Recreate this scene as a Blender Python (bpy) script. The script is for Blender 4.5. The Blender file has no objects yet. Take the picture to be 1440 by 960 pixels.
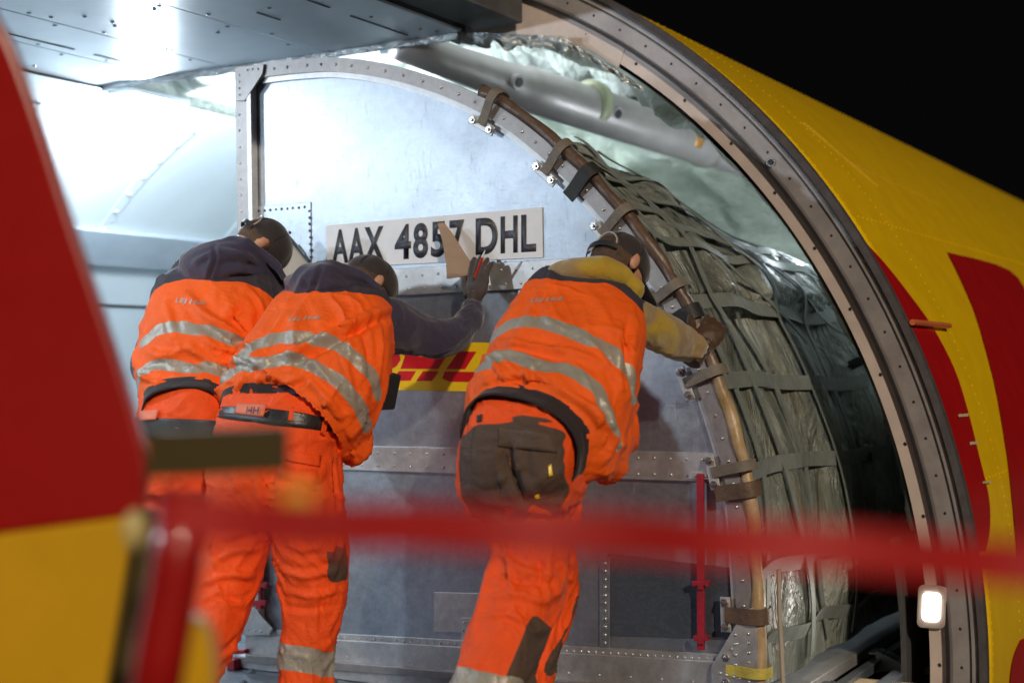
import bpy, bmesh, math, random
import numpy as np
from mathutils import Vector, Matrix, noise, kdtree
from mathutils.bvhtree import BVHTree
random.seed(7); rnd = random.Random(11)
C = bpy.context.scene.collection
scene = bpy.context.scene
# ------------------------------------------------------------------ camera
FPX = 2032.0
yaw = math.radians(29.6); pit = math.atan(35/FPX); roll = 0.016
F = np.array([-math.sin(yaw)*math.cos(pit), math.cos(yaw)*math.cos(pit), math.sin(pit)])
R0 = np.array([math.cos(yaw), math.sin(yaw), 0.]); U0 = np.cross(R0, F)
RV = math.cos(roll)*R0 - math.sin(roll)*U0; UV = math.sin(roll)*R0 + math.cos(roll)*U0
CAM = np.array([0., 0., 1.])
cd = bpy.data.cameras.new('camera'); cam = bpy.data.objects.new('camera', cd); C.objects.link(cam)
m = Matrix.Identity(4)
for i in range(3):
    m[i][0] = RV[i]; m[i][1] = UV[i]; m[i][2] = -F[i]; m[i][3] = CAM[i]
cam.matrix_world = m
cd.sensor_width = 36; cd.lens = 36*FPX/1440; cd.clip_end = 2000; cd.clip_start = .05
cd.dof.use_dof = True; cd.dof.focus_distance = 4.6; cd.dof.aperture_fstop = 1.9; cd.dof.aperture_blades = 0
scene.camera = cam
# ------------------------------------------------------------------ night sky and flood light
w = bpy.data.worlds.new('World'); scene.world = w; w.use_nodes = True
w.node_tree.nodes['Background'].inputs[0].default_value = (.0020, .0019, .0022, 1)
w.node_tree.nodes['Background'].inputs[1].default_value = 1
sd = bpy.data.lights.new('apron_floodlight', 'SUN'); sun = bpy.data.objects.new('apron_floodlight', sd); C.objects.link(sun)
sd.energy = 2.1; sd.angle = math.radians(2.0); sd.color = (1, .84, .64)
sundir = Vector((-.65, .62, -.44))           # travelling direction of the light
sun.rotation_euler = sundir.to_track_quat('-Z', 'Y').to_euler()
vs = scene.view_settings
vs.view_transform = 'Standard'; vs.look = 'None'; vs.gamma = 1; vs.exposure = 0.0; vs.use_curve_mapping = False
scene.render.engine = 'CYCLES'
scene.cycles.use_denoising = True
scene.cycles.max_bounces = 6; scene.cycles.glossy_bounces = 4; scene.cycles.sample_clamp_indirect = 6
LAMP_W = 1.0
# ------------------------------------------------------------------ helpers
def V(a): return Vector((float(a[0]), float(a[1]), float(a[2])))
def ray(x, y): return F + RV*(x-720)/FPX + UV*(480-y)/FPX
def PY(x, y, s): d = ray(x, y); return V(CAM + d*(s/d[1]))
def PX(x, y, u): d = ray(x, y); return V(CAM + d*(u/d[0]))
def PZ(x, y, z): d = ray(x, y); return V(CAM + d*((z-1)/d[2]))
def PD(x, y, t): return V(CAM + ray(x, y)*t)
AX, AZ = -3.95, -.04                            # fuselage centre line
def PC(x, y, r):                                # near hit of a pixel ray with the fuselage cylinder
    d = ray(x, y); ox, oz = -AX, 1-AZ
    a = d[0]**2+d[2]**2; b = 2*(ox*d[0]+oz*d[2]); c = ox*ox+oz*oz-r*r
    q = b*b-4*a*c
    t = (-b-math.sqrt(max(q, 0)))/(2*a)
    return V(CAM+d*t)
def smooth(m_):
    for p in m_.polygons: p.use_smooth = True
def obj(name, bm, mat, parent=None, sm=False, bevel=0):
    me = bpy.data.meshes.new(name)
    if isinstance(bm, bmesh.types.BMesh):
        bmesh.ops.recalc_face_normals(bm, faces=bm.faces[:]); bm.to_mesh(me); bm.free()
    else: me = bm
    for mm in (mat if isinstance(mat, (list, tuple)) else [mat]):
        if mm and mm.name not in [x.name for x in me.materials if x]: me.materials.append(mm)
    if sm: smooth(me)
    o = bpy.data.objects.new(name, me); C.objects.link(o)
    if parent: o.parent = parent; o.matrix_parent_inverse = Matrix.Translation(-parent.location)
    if bevel:
        b = o.modifiers.new('bevel', 'BEVEL'); b.width = bevel; b.segments = 2; b.limit_method = 'ANGLE'; b.angle_limit = math.radians(40)
    return o
def absorb(par, ch):
    """fold small fasteners into the mesh of the part they belong to"""
    bm = bmesh.new(); bm.from_mesh(par.data); n0 = len(bm.faces); bm.from_mesh(ch.data); bm.faces.ensure_lookup_table()
    mi = len(par.data.materials); mm = ch.data.materials[0]
    for i in range(n0, len(bm.faces)): bm.faces[i].material_index = mi
    bm.to_mesh(par.data); bm.free(); par.data.materials.append(mm); bpy.data.objects.remove(ch)
def tag(o, label, cat, group=None):
    o['label'] = label; o['category'] = cat
    if group: o['group'] = group
    return o
def thing(name, label, cat, loc=(0, 0, 0), group=None):
    o = bpy.data.objects.new(name, None); C.objects.link(o); o.location = loc; o.empty_display_size = .1
    return tag(o, label, cat, group)
def NB(): return bmesh.new()
def box(bm, c, sx, sy, sz, M=None):
    vs_ = []
    for i in (-1, 1):
        for j in (-1, 1):
            for k in (-1, 1):
                v = Vector((i*sx/2, j*sy/2, k*sz/2))
                if M: v = M @ v
                vs_.append(bm.verts.new(Vector(c)+v))
    for f in ((0, 1, 3, 2), (4, 6, 7, 5), (0, 4, 5, 1), (2, 3, 7, 6), (0, 2, 6, 4), (1, 5, 7, 3)):
        bm.faces.new([vs_[i] for i in f])
def prism(bm, pts, off):
    a = [bm.verts.new(p) for p in pts]; b = [bm.verts.new(Vector(p)+Vector(off)) for p in pts]
    bm.faces.new(a); bm.faces.new(b[::-1]); n = len(a)
    for i in range(n): bm.faces.new((a[i], b[i], b[(i+1) % n], a[(i+1) % n]))
def frame_of(d):
    d = Vector(d).normalized(); up = Vector((0, 0, 1)) if abs(d.z) < .9 else Vector((1, 0, 0))
    a = d.cross(up).normalized(); return a, d.cross(a).normalized()
def tube(bm, pts, rad, n=10, flat=1.0, up=None):
    pts = [Vector(p) for p in pts]; rings = []
    for i, p in enumerate(pts):
        d = (pts[min(i+1, len(pts)-1)]-pts[max(i-1, 0)])
        r = rad[i] if isinstance(rad, (list, tuple)) else rad
        if up is not None: a = d.cross(Vector(up)).normalized(); b = a.cross(d).normalized()
        else:
            a, b = frame_of(d)
            if rings and i > 0:
                a = (pa - d.normalized()*pa.dot(d.normalized())).normalized(); b = d.normalized().cross(a)
        pa = a
        rings.append([bm.verts.new(p+a*r*math.cos(2*math.pi*k/n)+b*r*flat*math.sin(2*math.pi*k/n)) for k in range(n)])
    for i in range(len(rings)-1):
        for k in range(n): bm.faces.new((rings[i][k], rings[i][(k+1) % n], rings[i+1][(k+1) % n], rings[i+1][k]))
    bm.faces.new(rings[0][::-1]); bm.faces.new(rings[-1])
def ell(bm, c, ax, n=16):
    """ellipsoid, ax = three half axis vectors"""
    ax = [Vector(a) for a in ax]; rows = []
    m_ = n//2
    for i in range(1, m_):
        th = math.pi*i/m_
        rows.append([bm.verts.new(Vector(c)+ax[2]*math.cos(th)+(ax[0]*math.cos(2*math.pi*k/n)+ax[1]*math.sin(2*math.pi*k/n))*math.sin(th)) for k in range(n)])
    t = bm.verts.new(Vector(c)+ax[2]); b = bm.verts.new(Vector(c)-ax[2])
    for k in range(n):
        bm.faces.new((t, rows[0][k], rows[0][(k+1) % n])); bm.faces.new((b, rows[-1][(k+1) % n], rows[-1][k]))
        for i in range(len(rows)-1): bm.faces.new((rows[i][k], rows[i+1][k], rows[i+1][(k+1) % n], rows[i][(k+1) % n]))
def rivet(bm, c, r=.006, nrm=(0, -1, 0), h=.6, n=8):
    nrm = Vector(nrm).normalized(); a, b = frame_of(nrm); prev = None
    for rr, hh in ((1, 0), (.8, h*.6), (.4, h*.95)):
        ring = [bm.verts.new(Vector(c)+(a*math.cos(2*math.pi*k/n)+b*math.sin(2*math.pi*k/n))*r*rr+nrm*r*hh) for k in range(n)]
        if prev:
            for k in range(n): bm.faces.new((prev[k], prev[(k+1) % n], ring[(k+1) % n], ring[k]))
        prev = ring
    bm.faces.new(prev)
def sweep(bm, pts, nrms, prof, closed=False):
    """sweep a 2d profile [(across, out)] along pts; nrms give the out direction"""
    n = len(pts); rings = []
    for i in range(n):
        a = pts[(i-1) % n] if (closed or i > 0) else pts[0]; b = pts[(i+1) % n] if (closed or i < n-1) else pts[-1]
        t = (b-a).normalized(); o = (nrms[i]-t*nrms[i].dot(t)).normalized(); s = t.cross(o)
        rings.append([bm.verts.new(pts[i]+s*x+o*y) for x, y in prof])
    m_ = len(prof)
    for i in range(n if closed else n-1):
        r0, r1 = rings[i], rings[(i+1) % n]
        for k in range(m_): bm.faces.new((r0[k], r0[(k+1) % m_], r1[(k+1) % m_], r1[k]))
    if not closed: bm.faces.new(rings[0][::-1]); bm.faces.new(rings[-1])
def ribbon(bm, pts, nrms, w_, th=.003): sweep(bm, pts, nrms, [(-w_/2, 0), (w_/2, 0), (w_/2, th), (-w_/2, th)])
def crom(P, sub=6):
    P = [np.array(p, float) for p in P]; out = []
    for i in range(len(P)-1):
        p0 = P[max(i-1, 0)]; p1 = P[i]; p2 = P[i+1]; p3 = P[min(i+2, len(P)-1)]
        for k in range(sub):
            t = k/sub
            out.append(.5*((2*p1)+(-p0+p2)*t+(2*p0-5*p1+4*p2-p3)*t*t+(-p0+3*p1-3*p2+p3)*t**3))
    out.append(P[-1]); return out
def lathe_ring(bm, prof, a0, a1, n, closed_prof=True):
    """revolve (r, y) profile round the fuselage axis between two angles"""
    rings = []
    for i in range(n+1):
        a = a0+(a1-a0)*i/n
        rings.append([bm.verts.new((AX+r*math.cos(a), y, AZ+r*math.sin(a))) for r, y in prof])
    m_ = len(prof)
    for i in range(n):
        for k in range(m_ if closed_prof else m_-1):
            bm.faces.new((rings[i][k], rings[i][(k+1) % m_], rings[i+1][(k+1) % m_], rings[i+1][k]))
# ------------------------------------------------------------------ materials
class NT:
    def __init__(s, name):
        s.m = bpy.data.materials.new(name); s.m.use_nodes = True; s.t = s.m.node_tree; s.b = s.t.nodes['Principled BSDF']
    def n(s, typ, **k):
        nd = s.t.nodes.new(typ)
        for a, b in k.items():
            if a in nd.inputs.keys() if isinstance(a, str) else False: pass
            try: setattr(nd, a, b)
            except Exception: pass
        return nd
    def l(s, a, b): s.t.links.new(a, b)
    def noise(s, scale, detail=4, rough=.6, stretch=None, co='Object', dist=0):
        tc = s.n('ShaderNodeTexCoord'); nz = s.n('ShaderNodeTexNoise'); nz.inputs['Scale'].default_value = scale
        nz.inputs['Detail'].default_value = detail; nz.inputs['Roughness'].default_value = rough; nz.inputs['Distortion'].default_value = dist
        if stretch:
            mp = s.n('ShaderNodeMapping'); mp.inputs['Scale'].default_value = stretch; s.l(tc.outputs[co], mp.inputs[0]); s.l(mp.outputs[0], nz.inputs['Vector'])
        else: s.l(tc.outputs[co], nz.inputs['Vector'])
        return nz.outputs['Fac']
    def ramp(s, fac, stops):
        r = s.n('ShaderNodeValToRGB'); e = r.color_ramp.elements
        while len(e) > 1: e.remove(e[-1])
        e[0].position = stops[0][0]; e[0].color = stops[0][1]
        for p, c in stops[1:]:
            x = e.new(p); x.color = c
        s.l(fac, r.inputs[0]); return r.outputs[0]
    def mix(s, fac, a, b, typ='MIX'):
        mx = s.n('ShaderNodeMix'); mx.data_type = 'RGBA'; mx.blend_type = typ
        for sock, v in ((mx.inputs[0], fac), (mx.inputs[6], a), (mx.inputs[7], b)):
            if hasattr(v, 'links'): s.l(v, sock)
            else: sock.default_value = v
        return mx.outputs[2]
    def math(s, op, a, b=0.0, c=0.0):
        md = s.n('ShaderNodeMath'); md.operation = op
        for i, v in enumerate((a, b, c)):
            if hasattr(v, 'links'): s.l(v, md.inputs[i])
            else: md.inputs[i].default_value = v
        return md.outputs[0]
    def bump(s, h, strength=.3, dist=.01, prev=None):
        bp = s.n('ShaderNodeBump'); bp.inputs['Strength'].default_value = strength; bp.inputs['Distance'].default_value = dist
        s.l(h, bp.inputs['Height'])
        if prev is not None: s.l(prev, bp.inputs['Normal'])
        return bp.outputs[0]
    def attr(s, name):
        a = s.n('ShaderNodeAttribute'); a.attribute_name = name; return a.outputs['Fac']
def g(c, a=1): return (c[0], c[1], c[2], a) if not isinstance(c, (int, float)) else (c, c, c, 1)
def mat(name, col, rough=.5, metal=0, var=.15, scale=6, bump=0, bscale=60, coat=0, stretch=None, rvar=.1, spec=.5, bdist=.005):
    t = NT(name); nz = t.noise(scale, 6, .65, stretch)
    lo = tuple(max(0, x*(1-var)) for x in col); hi = tuple(min(1, x*(1+var)) for x in col)
    t.l(t.ramp(nz, [(.3, g(lo)), (.7, g(hi))]), t.b.inputs['Base Color'])
    n2 = t.noise(scale*3.1, 5, .7, stretch)
    t.l(t.math('MULTIPLY_ADD', n2, 2*rvar, rough-rvar), t.b.inputs['Roughness'])
    t.b.inputs['Metallic'].default_value = metal; t.b.inputs['Coat Weight'].default_value = coat; t.b.inputs['Coat Roughness'].default_value = .08
    t.b.inputs['Specular IOR Level'].default_value = spec
    if bump: t.l(t.bump(t.noise(bscale, 4, .6, stretch), bump, bdist), t.b.inputs['Normal'])
    return t.m
def emit(name, col, st):
    t = NT(name); t.b.inputs['Emission Color'].default_value = g(col); t.b.inputs['Emission Strength'].default_value = st; t.b.inputs['Base Color'].default_value = g((.8, .8, .8)); return t.m
def alu(name, base=(.62, .64, .68), rough=.36, metal=.9, dirt=.5, scr=1.0):
    """scuffed sheet aluminium: mottled, finely scratched, stained"""
    t = NT(name)
    blot = t.noise(2.2, 6, .7, (1, 1, 1.4), dist=.6); fine = t.noise(28, 6, .75, (1, 1, 1)); sv = t.noise(9, 5, .8, (14, 1, 1)); sh = t.noise(9, 5, .8, (1, 1, 16))
    c = t.ramp(blot, [(.25, g([x*(1-.30*dirt) for x in base])), (.5, g(base)), (.75, g([min(1, x*1.12) for x in base]))])
    stain = t.ramp(t.noise(5.5, 8, .78), [(.56, g(0.)), (.72, g(1.))])
    sf = t.math('MULTIPLY', stain, .22*dirt)
    c = t.mix(sf, c, g((.30, .29, .28)))
    k = t.ramp(fine, [(.35, g(.82)), (.65, g(1.1))])
    c = t.mix(1.0, c, k, 'MULTIPLY')
    sc = t.ramp(sv, [(.60, g(0.)), (.70, g(1.))]); sc2 = t.ramp(sh, [(.62, g(0.)), (.72, g(1.))])
    scs = t.math('MULTIPLY', t.math('ADD', sc, sc2), .30*scr)
    c = t.mix(scs, c, g((.86, .88, .9)))
    t.l(c, t.b.inputs['Base Color'])
    r = t.math('MULTIPLY_ADD', blot, .34, rough-.17); r = t.math('ADD', r, t.math('MULTIPLY', fine, .16)); r = t.math('ADD', r, scs)
    t.l(r, t.b.inputs['Roughness']); t.b.inputs['Metallic'].default_value = metal
    b1 = t.bump(t.noise(1.6, 3, .5), .30, .02); b2 = t.bump(t.math('ADD', sv, sh), .10*scr, .002, b1)
    t.l(b2, t.b.inputs['Normal'])
    return t.m
M = {}
M['face'] = alu('scuffed_aluminium', (.42, .47, .54), .33, .86, .8, 1.5)
M['rail'] = alu('worn_aluminium_rail', (.60, .60, .61), .38, .8, .6, .6)
M['frame'] = alu('dull_grey_frame', (.36, .34, .34), .42, .75, .8, .6)
M['rivet'] = mat('bright_rivet', (.66, .66, .66), .28, .9, .1)
M['bolt'] = mat('steel_bolt', (.5, .5, .5), .25, .95, .1)
M['plate'] = mat('off_white_plate', (.72, .74, .80), .45, 0, .05, 14, .1, 80)
M['letter'] = mat('dark_grey_lettering', (.045, .048, .065), .5, 0, .35, 40)
M['yellow_s'] = mat('yellow_sticker', (.86, .58, .012), .35, 0, .04, 12)
M['red_s'] = mat('red_sticker', (.58, .008, .018), .35, 0, .05, 12)
M['leather'] = mat('worn_brown_webbing', (.10, .062, .042), .52, 0, .45, 14, .5, 90)
M['strap_g'] = mat('taupe_clamp_strap', (.17, .145, .12), .6, 0, .25, 20, .5, 160)
M['black'] = mat('black_webbing', (.018, .018, .020), .6, 0, .2, 20, .4, 120)
M['strap_y'] = mat('faded_yellow_webbing', (.50, .42, .08), .6, 0, .25, 24, .5, 140)
M['redm'] = mat('red_painted_steel', (.30, .012, .028), .45, 0, .25, 30, .2, 60)
M['net'] = mat('grey_green_strap', (.17, .19, .18), .5, 0, .2, 20, .5, 180)
def canvas_mat():
    t = NT('grey_green_tarpaulin'); nz = t.noise(3, 6, .7, (1, 1, .5)); dirt = t.noise(7, 7, .75, (1, 1, .35))
    c = t.ramp(nz, [(.3, g((.05, .058, .052))), (.5, g((.16, .18, .16))), (.68, g((.38, .41, .38)))])
    d = t.ramp(dirt, [(.52, g(0.)), (.68, g(1.))]); c = t.mix(t.math('MULTIPLY', d, .6), c, g((.13, .085, .025)))
    t.l(c, t.b.inputs['Base Color']); t.l(t.math('MULTIPLY_ADD', dirt, .3, .20), t.b.inputs['Roughness'])
    b1 = t.bump(t.noise(4.2, 5, .62, (1.5, 1.5, .55), dist=1.2), 1.0, .09); b2 = t.bump(t.noise(60, 3), .2, .003, b1)
    t.l(b2, t.b.inputs['Normal']); return t.m
M['canvas'] = canvas_mat()
def quilt():
    t = NT('pale_insulation_blanket'); nz = t.noise(2.5, 6, .7)
    t.l(t.ramp(nz, [(.3, g((.60, .68, .58))), (.6, g((.75, .78, .74))), (.8, g((.82, .84, .82)))]), t.b.inputs['Base Color'])
    t.b.inputs['Roughness'].default_value = .38
    b1 = t.bump(t.noise(4, 5, .6, (1, .35, 1), dist=1.2), 1.0, .06); t.l(b1, t.b.inputs['Normal']); return t.m
M['quilt'] = quilt()
M['sheet'] = mat('grey_green_cover_sheet', (.38, .43, .36), .34, 0, .35, 3, .8, 6, stretch=(1, 1, 2.2), bdist=.05)
M['foil'] = mat('crinkled_film', (.50, .54, .56), .22, .35, .3, 8, 1, 14, bdist=.03)
M['ceiling'] = mat('pale_blue_grey_panel', (.40, .45, .50), .30, .35, .08, 3, .06, 8, rvar=.06)
M['wall'] = mat('white_wall_liner', (.60, .67, .70), .40, .0, .05, 2.5, .1, 3, rvar=.08)
M['ledge'] = mat('blue_grey_ledge', (.36, .42, .47), .4, .1, .08, 4)
M['darkgap'] = mat('dark_gap', (.02, .02, .022), .6)
M['header'] = mat('dark_header_metal', (.10, .10, .105), .5, .4, .2, 8)
M['jamb_out'] = mat('grey_door_channel', (.42, .39, .40), .42, .35, .22, 7, .15, 40)
M['jamb_in'] = mat('beige_door_lining', (.68, .57, .53), .42, .1, .14, 6, .1, 30)
M['rubber'] = mat('black_rubber_seal', (.03, .027, .032), .35, 0, .3, 30)
M['seal_g'] = mat('dark_grey_edge_seal', (.085, .078, .085), .4, .1, .25, 20)
M['duct'] = mat('satin_duct', (.56, .50, .49), .42, .35, .12, 5, .25, 9)
M['pale_band'] = mat('pale_green_band', (.50, .50, .33), .4)
M['amber'] = mat('amber_band', (.60, .28, .08), .4, .2, .2, 10)
def paint(name, col):
    t = NT(name); nz = t.noise(7, 6, .7); sp = t.noise(150, 2, .5)
    c = t.ramp(nz, [(.3, g([x*.92 for x in col])), (.7, g([min(1, x*1.06) for x in col]))])
    dirt = t.ramp(t.noise(3.3, 8, .8, (1, .4, 1)), [(.60, g(0.)), (.78, g(1.))])
    c = t.mix(t.math('MULTIPLY', dirt, .18), c, g((.10, .06, .03)))
    t.l(c, t.b.inputs['Base Color']); t.l(t.math('MULTIPLY_ADD', nz, .12, .28), t.b.inputs['Roughness'])
    t.l(t.bump(t.noise(1.1, 2, .4), .10, .03), t.b.inputs['Normal'])
    t.b.inputs['Coat Weight'].default_value = .5; t.b.inputs['Coat Roughness'].default_value = .12; return t.m
M['yellow'] = paint('yellow_aircraft_paint', (.97, .60, .003))
M['red'] = paint('red_aircraft_paint', (.46, .006, .008))
M['floor'] = mat('steel_ball_deck', (.17, .20, .24), .34, .75, .3, 6, .2, 30)
M['asphalt'] = mat('asphalt', (.05, .05, .05), .8, 0, .3, 3, .4, 60)
M['track'] = mat('aluminium_track', (.20, .22, .25), .35, .7, .2, 9)
M['wood'] = mat('beige_floor_beam', (.45, .34, .22), .6, 0, .25, 8)
M['skin'] = None
def skinmat():
    t = NT('skin'); nz = t.noise(30, 4)
    t.l(t.ramp(nz, [(.3, g((.50, .24, .16))), (.7, g((.60, .32, .22)))]), t.b.inputs['Base Color'])
    t.b.inputs['Roughness'].default_value = .5; t.b.inputs['Subsurface Weight'].default_value = .08; t.b.inputs['Subsurface Scale'].default_value = .01
    return t.m
M['skin'] = skinmat()
def cloth(name, base, zones=(), rough=.75, weave=420, fold=.5, sheen=.15, var=.12):
    """zones: [(attribute, colour, roughness, metallic)]; the zone lies where its attribute is above 0"""
    t = NT(name); nz = t.noise(9, 6, .7)
    c = t.ramp(nz, [(.3, g([x*(1-var) for x in base])), (.7, g([min(1, x*(1+var*.6)) for x in base]))])
    grime = t.ramp(t.noise(4.2, 8, .8), [(.55, g(0.)), (.78, g(1.))])
    c = t.mix(t.math('MULTIPLY', grime, .22), c, g([x*.35+.02 for x in base]))
    r = t.math('MULTIPLY_ADD', nz, .1, rough-.05); met = None
    for at, col, rg, mt in zones:
        e = t.math('MULTIPLY', t.attr(at), 5.0 if at == 'mustard' else 900.0); e = t.math('MINIMUM', t.math('MAXIMUM', e, 0.0), 1.0)
        cc = t.ramp(t.noise(18, 5, .7), [(.3, g([x*.84 for x in col])), (.7, g([min(1, x*1.1) for x in col]))])
        c = t.mix(e, c, cc)
        mxx = t.n('ShaderNodeMix'); mxx.data_type = 'FLOAT'; t.l(e, mxx.inputs[0]); t.l(r, mxx.inputs[2]); mxx.inputs[3].default_value = rg; r = mxx.outputs[0]
        if mt:
            met = t.math('MULTIPLY', e, mt)
    t.l(c, t.b.inputs['Base Color']); t.l(r, t.b.inputs['Roughness'])
    if met: t.l(met, t.b.inputs['Metallic'])
    t.b.inputs['Sheen Weight'].default_value = sheen; t.b.inputs['Sheen Roughness'].default_value = .5
    cz = t.n('ShaderNodeTexNoise'); cz.noise_type = 'RIDGED_MULTIFRACTAL'; cz.inputs['Scale'].default_value = 5.5; cz.inputs['Detail'].default_value = 3; cz.inputs['Distortion'].default_value = .6
    tcc = t.n('ShaderNodeTexCoord'); t.l(tcc.outputs['Object'], cz.inputs['Vector']); b0 = t.bump(cz.outputs['Fac'], fold*.55, .012)
    b1 = t.bump(t.noise(13, 5, .6, dist=.8), fold, .012, b0); b2 = t.bump(t.noise(weave, 2), .25, .001, b1)
    t.l(b2, t.b.inputs['Normal']); return t.m
ORANGE = (.95, .118, .001); TAPE = (.36, .335, .29); NAVY = (.030, .025, .062); BLACK = (.016, .014, .018); TAUPE = (.085, .050, .036)
M['vest'] = cloth('orange_high_visibility_cloth', ORANGE, [('yoke', (.040, .034, .052), .8, 0), ('tape', TAPE, .42, .15)], sheen=0, fold=.7)
M['trouser'] = cloth('orange_work_trouser_cloth', (.88, .082, .002), [('patch', TAUPE, .8, 0), ('tape', TAPE, .42, .15)], fold=.9, sheen=0)
M['navy'] = cloth('navy_sweat_cloth', NAVY, (), .85, 300, .5, .35)
M['olive'] = cloth('tan_fleece_cloth', (.30, .20, .085), [('mustard', (.42, .28, .02), .9, 0)], .9, 260, .7, .5)
M['blackc'] = cloth('black_waistband_cloth', BLACK, (), .85, 300, .5, .1)
M['belt'] = mat('black_leather_belt', (.02, .02, .022), .35, 0, .3, 30, .3, 90)
M['glove'] = cloth('brown_knit_glove', (.045, .030, .026), (), .7, 500, .5, .2)
M['glove_b'] = cloth('dark_brown_leather_glove', (.07, .038, .022), (), .5, 120, .5, .1)
M['cap'] = cloth('charcoal_cap_cloth', (.020, .015, .017), (), .8, 380, .3, .3)
M['hair'] = mat('short_brown_hair', (.075, .040, .022), .7, 0, .4, 60, .8, 200)
M['pocket'] = cloth('taupe_pocket_cloth', (.098, .060, .044), (), .8, fold=.8)
M['seam'] = mat('dark_seam_thread', (.030, .016, .010), .8)
M['print'] = mat('silver_print', (.44, .36, .30), .5, .1, .2, 60)
M['kraft'] = mat('brown_plywood_board', (.36, .22, .13), .7, 0, .12, 12, .2, 50, stretch=(1, 1, 6))
M['paper'] = mat('grey_beige_board', (.40, .35, .30), .7, 0, .1, 10)
M['pen'] = mat('red_pen_plastic', (.50, .03, .012), .35)
M['olivebar'] = mat('olive_painted_bar', (.055, .036, .002), .6, .1, .15, 8)
M['near_red'] = paint('red_panel_paint', (.36, .004, .003))
M['near_yellow'] = paint('yellow_panel_paint', (.66, .36, .008))
M['near_strap'] = mat('red_barrier_webbing', (.42, .004, .004), .6, 0, .1, 12, .2, 200)
M['lampglass'] = emit('lamp_glass', (.86, .94, 1.0), 28)
M['doorlamp'] = emit('door_lamp_glass', (1.0, .97, .92), 14)
# ------------------------------------------------------------------ ground, sky
ZF = -.135
bm = NB(); n = 1500
f_ = [bm.verts.new((x, y, -4.7)) for x, y in ((-n, -n), (n, -n), (n, n), (-n, n))]; bm.faces.new(f_)
o = obj('ground', bm, M['asphalt']); o['kind'] = 'structure'
# cargo deck with ball transfer units
bm = NB(); box(bm, (-4.05, 4.6, ZF-.05), 4.76, 12.0, .1)
for i in range(60):
    for j in range(16):
        x = -4.6+.19*j+(.095 if i % 2 else 0); y = 1.2+.16*i
        if x > -1.75 or y > 6.6: continue
        rivet(bm, (x, y, ZF), .055, (0, 0, 1), .05, 14); rivet(bm, (x, y, ZF+.003), .016, (0, 0, 1), 1.0, 8)
o = obj('cargo_floor', bm, M['floor'], sm=False); o['kind'] = 'structure'
# ------------------------------------------------------------------ the aircraft
air = thing('aircraft', 'yellow and red cargo aircraft fuselage with its big side door open at night', 'aircraft', (AX, 5.1, -4.7))
D2R = math.radians
SJ = 5.1
# outer skin aft of the door
bm = NB(); NA, NL = 110, 26; rows = []
for i in range(NL+1):
    y = SJ+.012 + (26-SJ)*(i/NL)**1.6
    rows.append([bm.verts.new((AX+2.895*math.cos(a), y, AZ+2.895*math.sin(a))) for a in [D2R(-60+230*k/NA) for k in range(NA+1)]])
for i in range(NL):
    for k in range(NA): bm.faces.new((rows[i][k], rows[i][k+1], rows[i+1][k+1], rows[i+1][k]))
skin = obj('fuselage_skin', bm, M['yellow'], air, sm=True)
sm_ = skin.modifiers.new('t', 'SOLIDIFY'); sm_.thickness = .006; sm_.offset = -1
def livery(name, left, right, m_, sub=8, cols=8, r=2.899):
    L = crom(left, sub); Rr = crom(right, sub); bm = NB(); g_ = []
    for a, b in zip(L, Rr):
        row = []
        for k in range(cols+1):
            q = a+(b-a)*k/cols
            row.append(bm.verts.new(PC(q[0], q[1], r)))
        g_.append(row)
    for i in range(len(g_)-1):
        for k in range(cols): bm.faces.new((g_[i][k], g_[i][k+1], g_[i+1][k+1], g_[i+1][k]))
    o = obj(name, bm, m_, skin, sm=True); return o
def jx(y):   # outer edge of the door frame in the picture at height y (for clipping the livery to the frame)
    A = AZ; best = None
    for k in range(400):
        a = D2R(80-120*k/400); p = np.array([AX+2.899*math.cos(a), SJ+.02, AZ+2.899*math.sin(a)])-CAM
        d = p@F; X = 720+FPX*(p@RV)/d; Y = 480-FPX*(p@UV)/d
        if best is None or abs(Y-y) < best[0]: best = (abs(Y-y), X)
    return best[1]
ys = [343, 372, 410, 460, 520, 580, 640, 700, 745, 775]
rx = [1217, 1246, 1276, 1312, 1343, 1362, 1377, 1391, 1392, 1386]
livery('red_livery_stripe', [(jx(y)+.5, y) for y in ys], [(max(x, jx(y)+1.5), y) for x, y in zip(rx, ys)], M['red'], 4, 5)
livery('red_livery_letter', [(1332, 354), (1352, 395), (1371, 440), (1386, 490), (1400, 545), (1410, 600), (1419, 660), (1427, 740), (1432, 800)],
       [(1334, 355), (1420, 380), (1452, 430), (1480, 490), (1500, 545), (1512, 600), (1520, 660), (1526, 740), (1530, 800)], M['red'], 4, 10)
livery('red_livery_patch', [(1436, 898), (1425, 925), (1420, 965), (1420, 1010)], [(1437, 898), (1520, 880), (1530, 930), (1530, 1010)], M['red'], 4, 6)
# small marks on the skin: a handle and service plates
bm = NB()
p0, p1 = PC(1283, 453, 2.915), PC(1335, 458, 2.915); tube(bm, [p0, p1], .011, 8)
obj('flush_handle', bm, mat('red_yellow_handle', (.62, .16, .06), .3), skin)
bm = NB()
pm = mat('pale_placard', (.6, .5, .3), .4)
for (x, y, w_, h_) in ((1355, 584, 14, 4), (1370, 623, 12, 4), (1388, 678, 12, 3)):
    q = [PC(x-w_/2, y-h_/2, 2.905), PC(x+w_/2, y-h_/2-1, 2.905), PC(x+w_/2, y+h_/2-1, 2.905), PC(x-w_/2, y+h_/2, 2.905)]
    bm = NB(); bm.faces.new([bm.verts.new(v) for v in q]); obj('service_placard', bm, pm, skin)
bm = NB()
for (xa, ya, xb, yb) in ((1198, 228, 1320, 285), (1130, 172, 1235, 262)):
    P_ = [PC(xa+(xb-xa)*k/10, ya+(yb-ya)*k/10, 2.897) for k in range(11)]; tube(bm, P_, .0012, 5)
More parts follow.
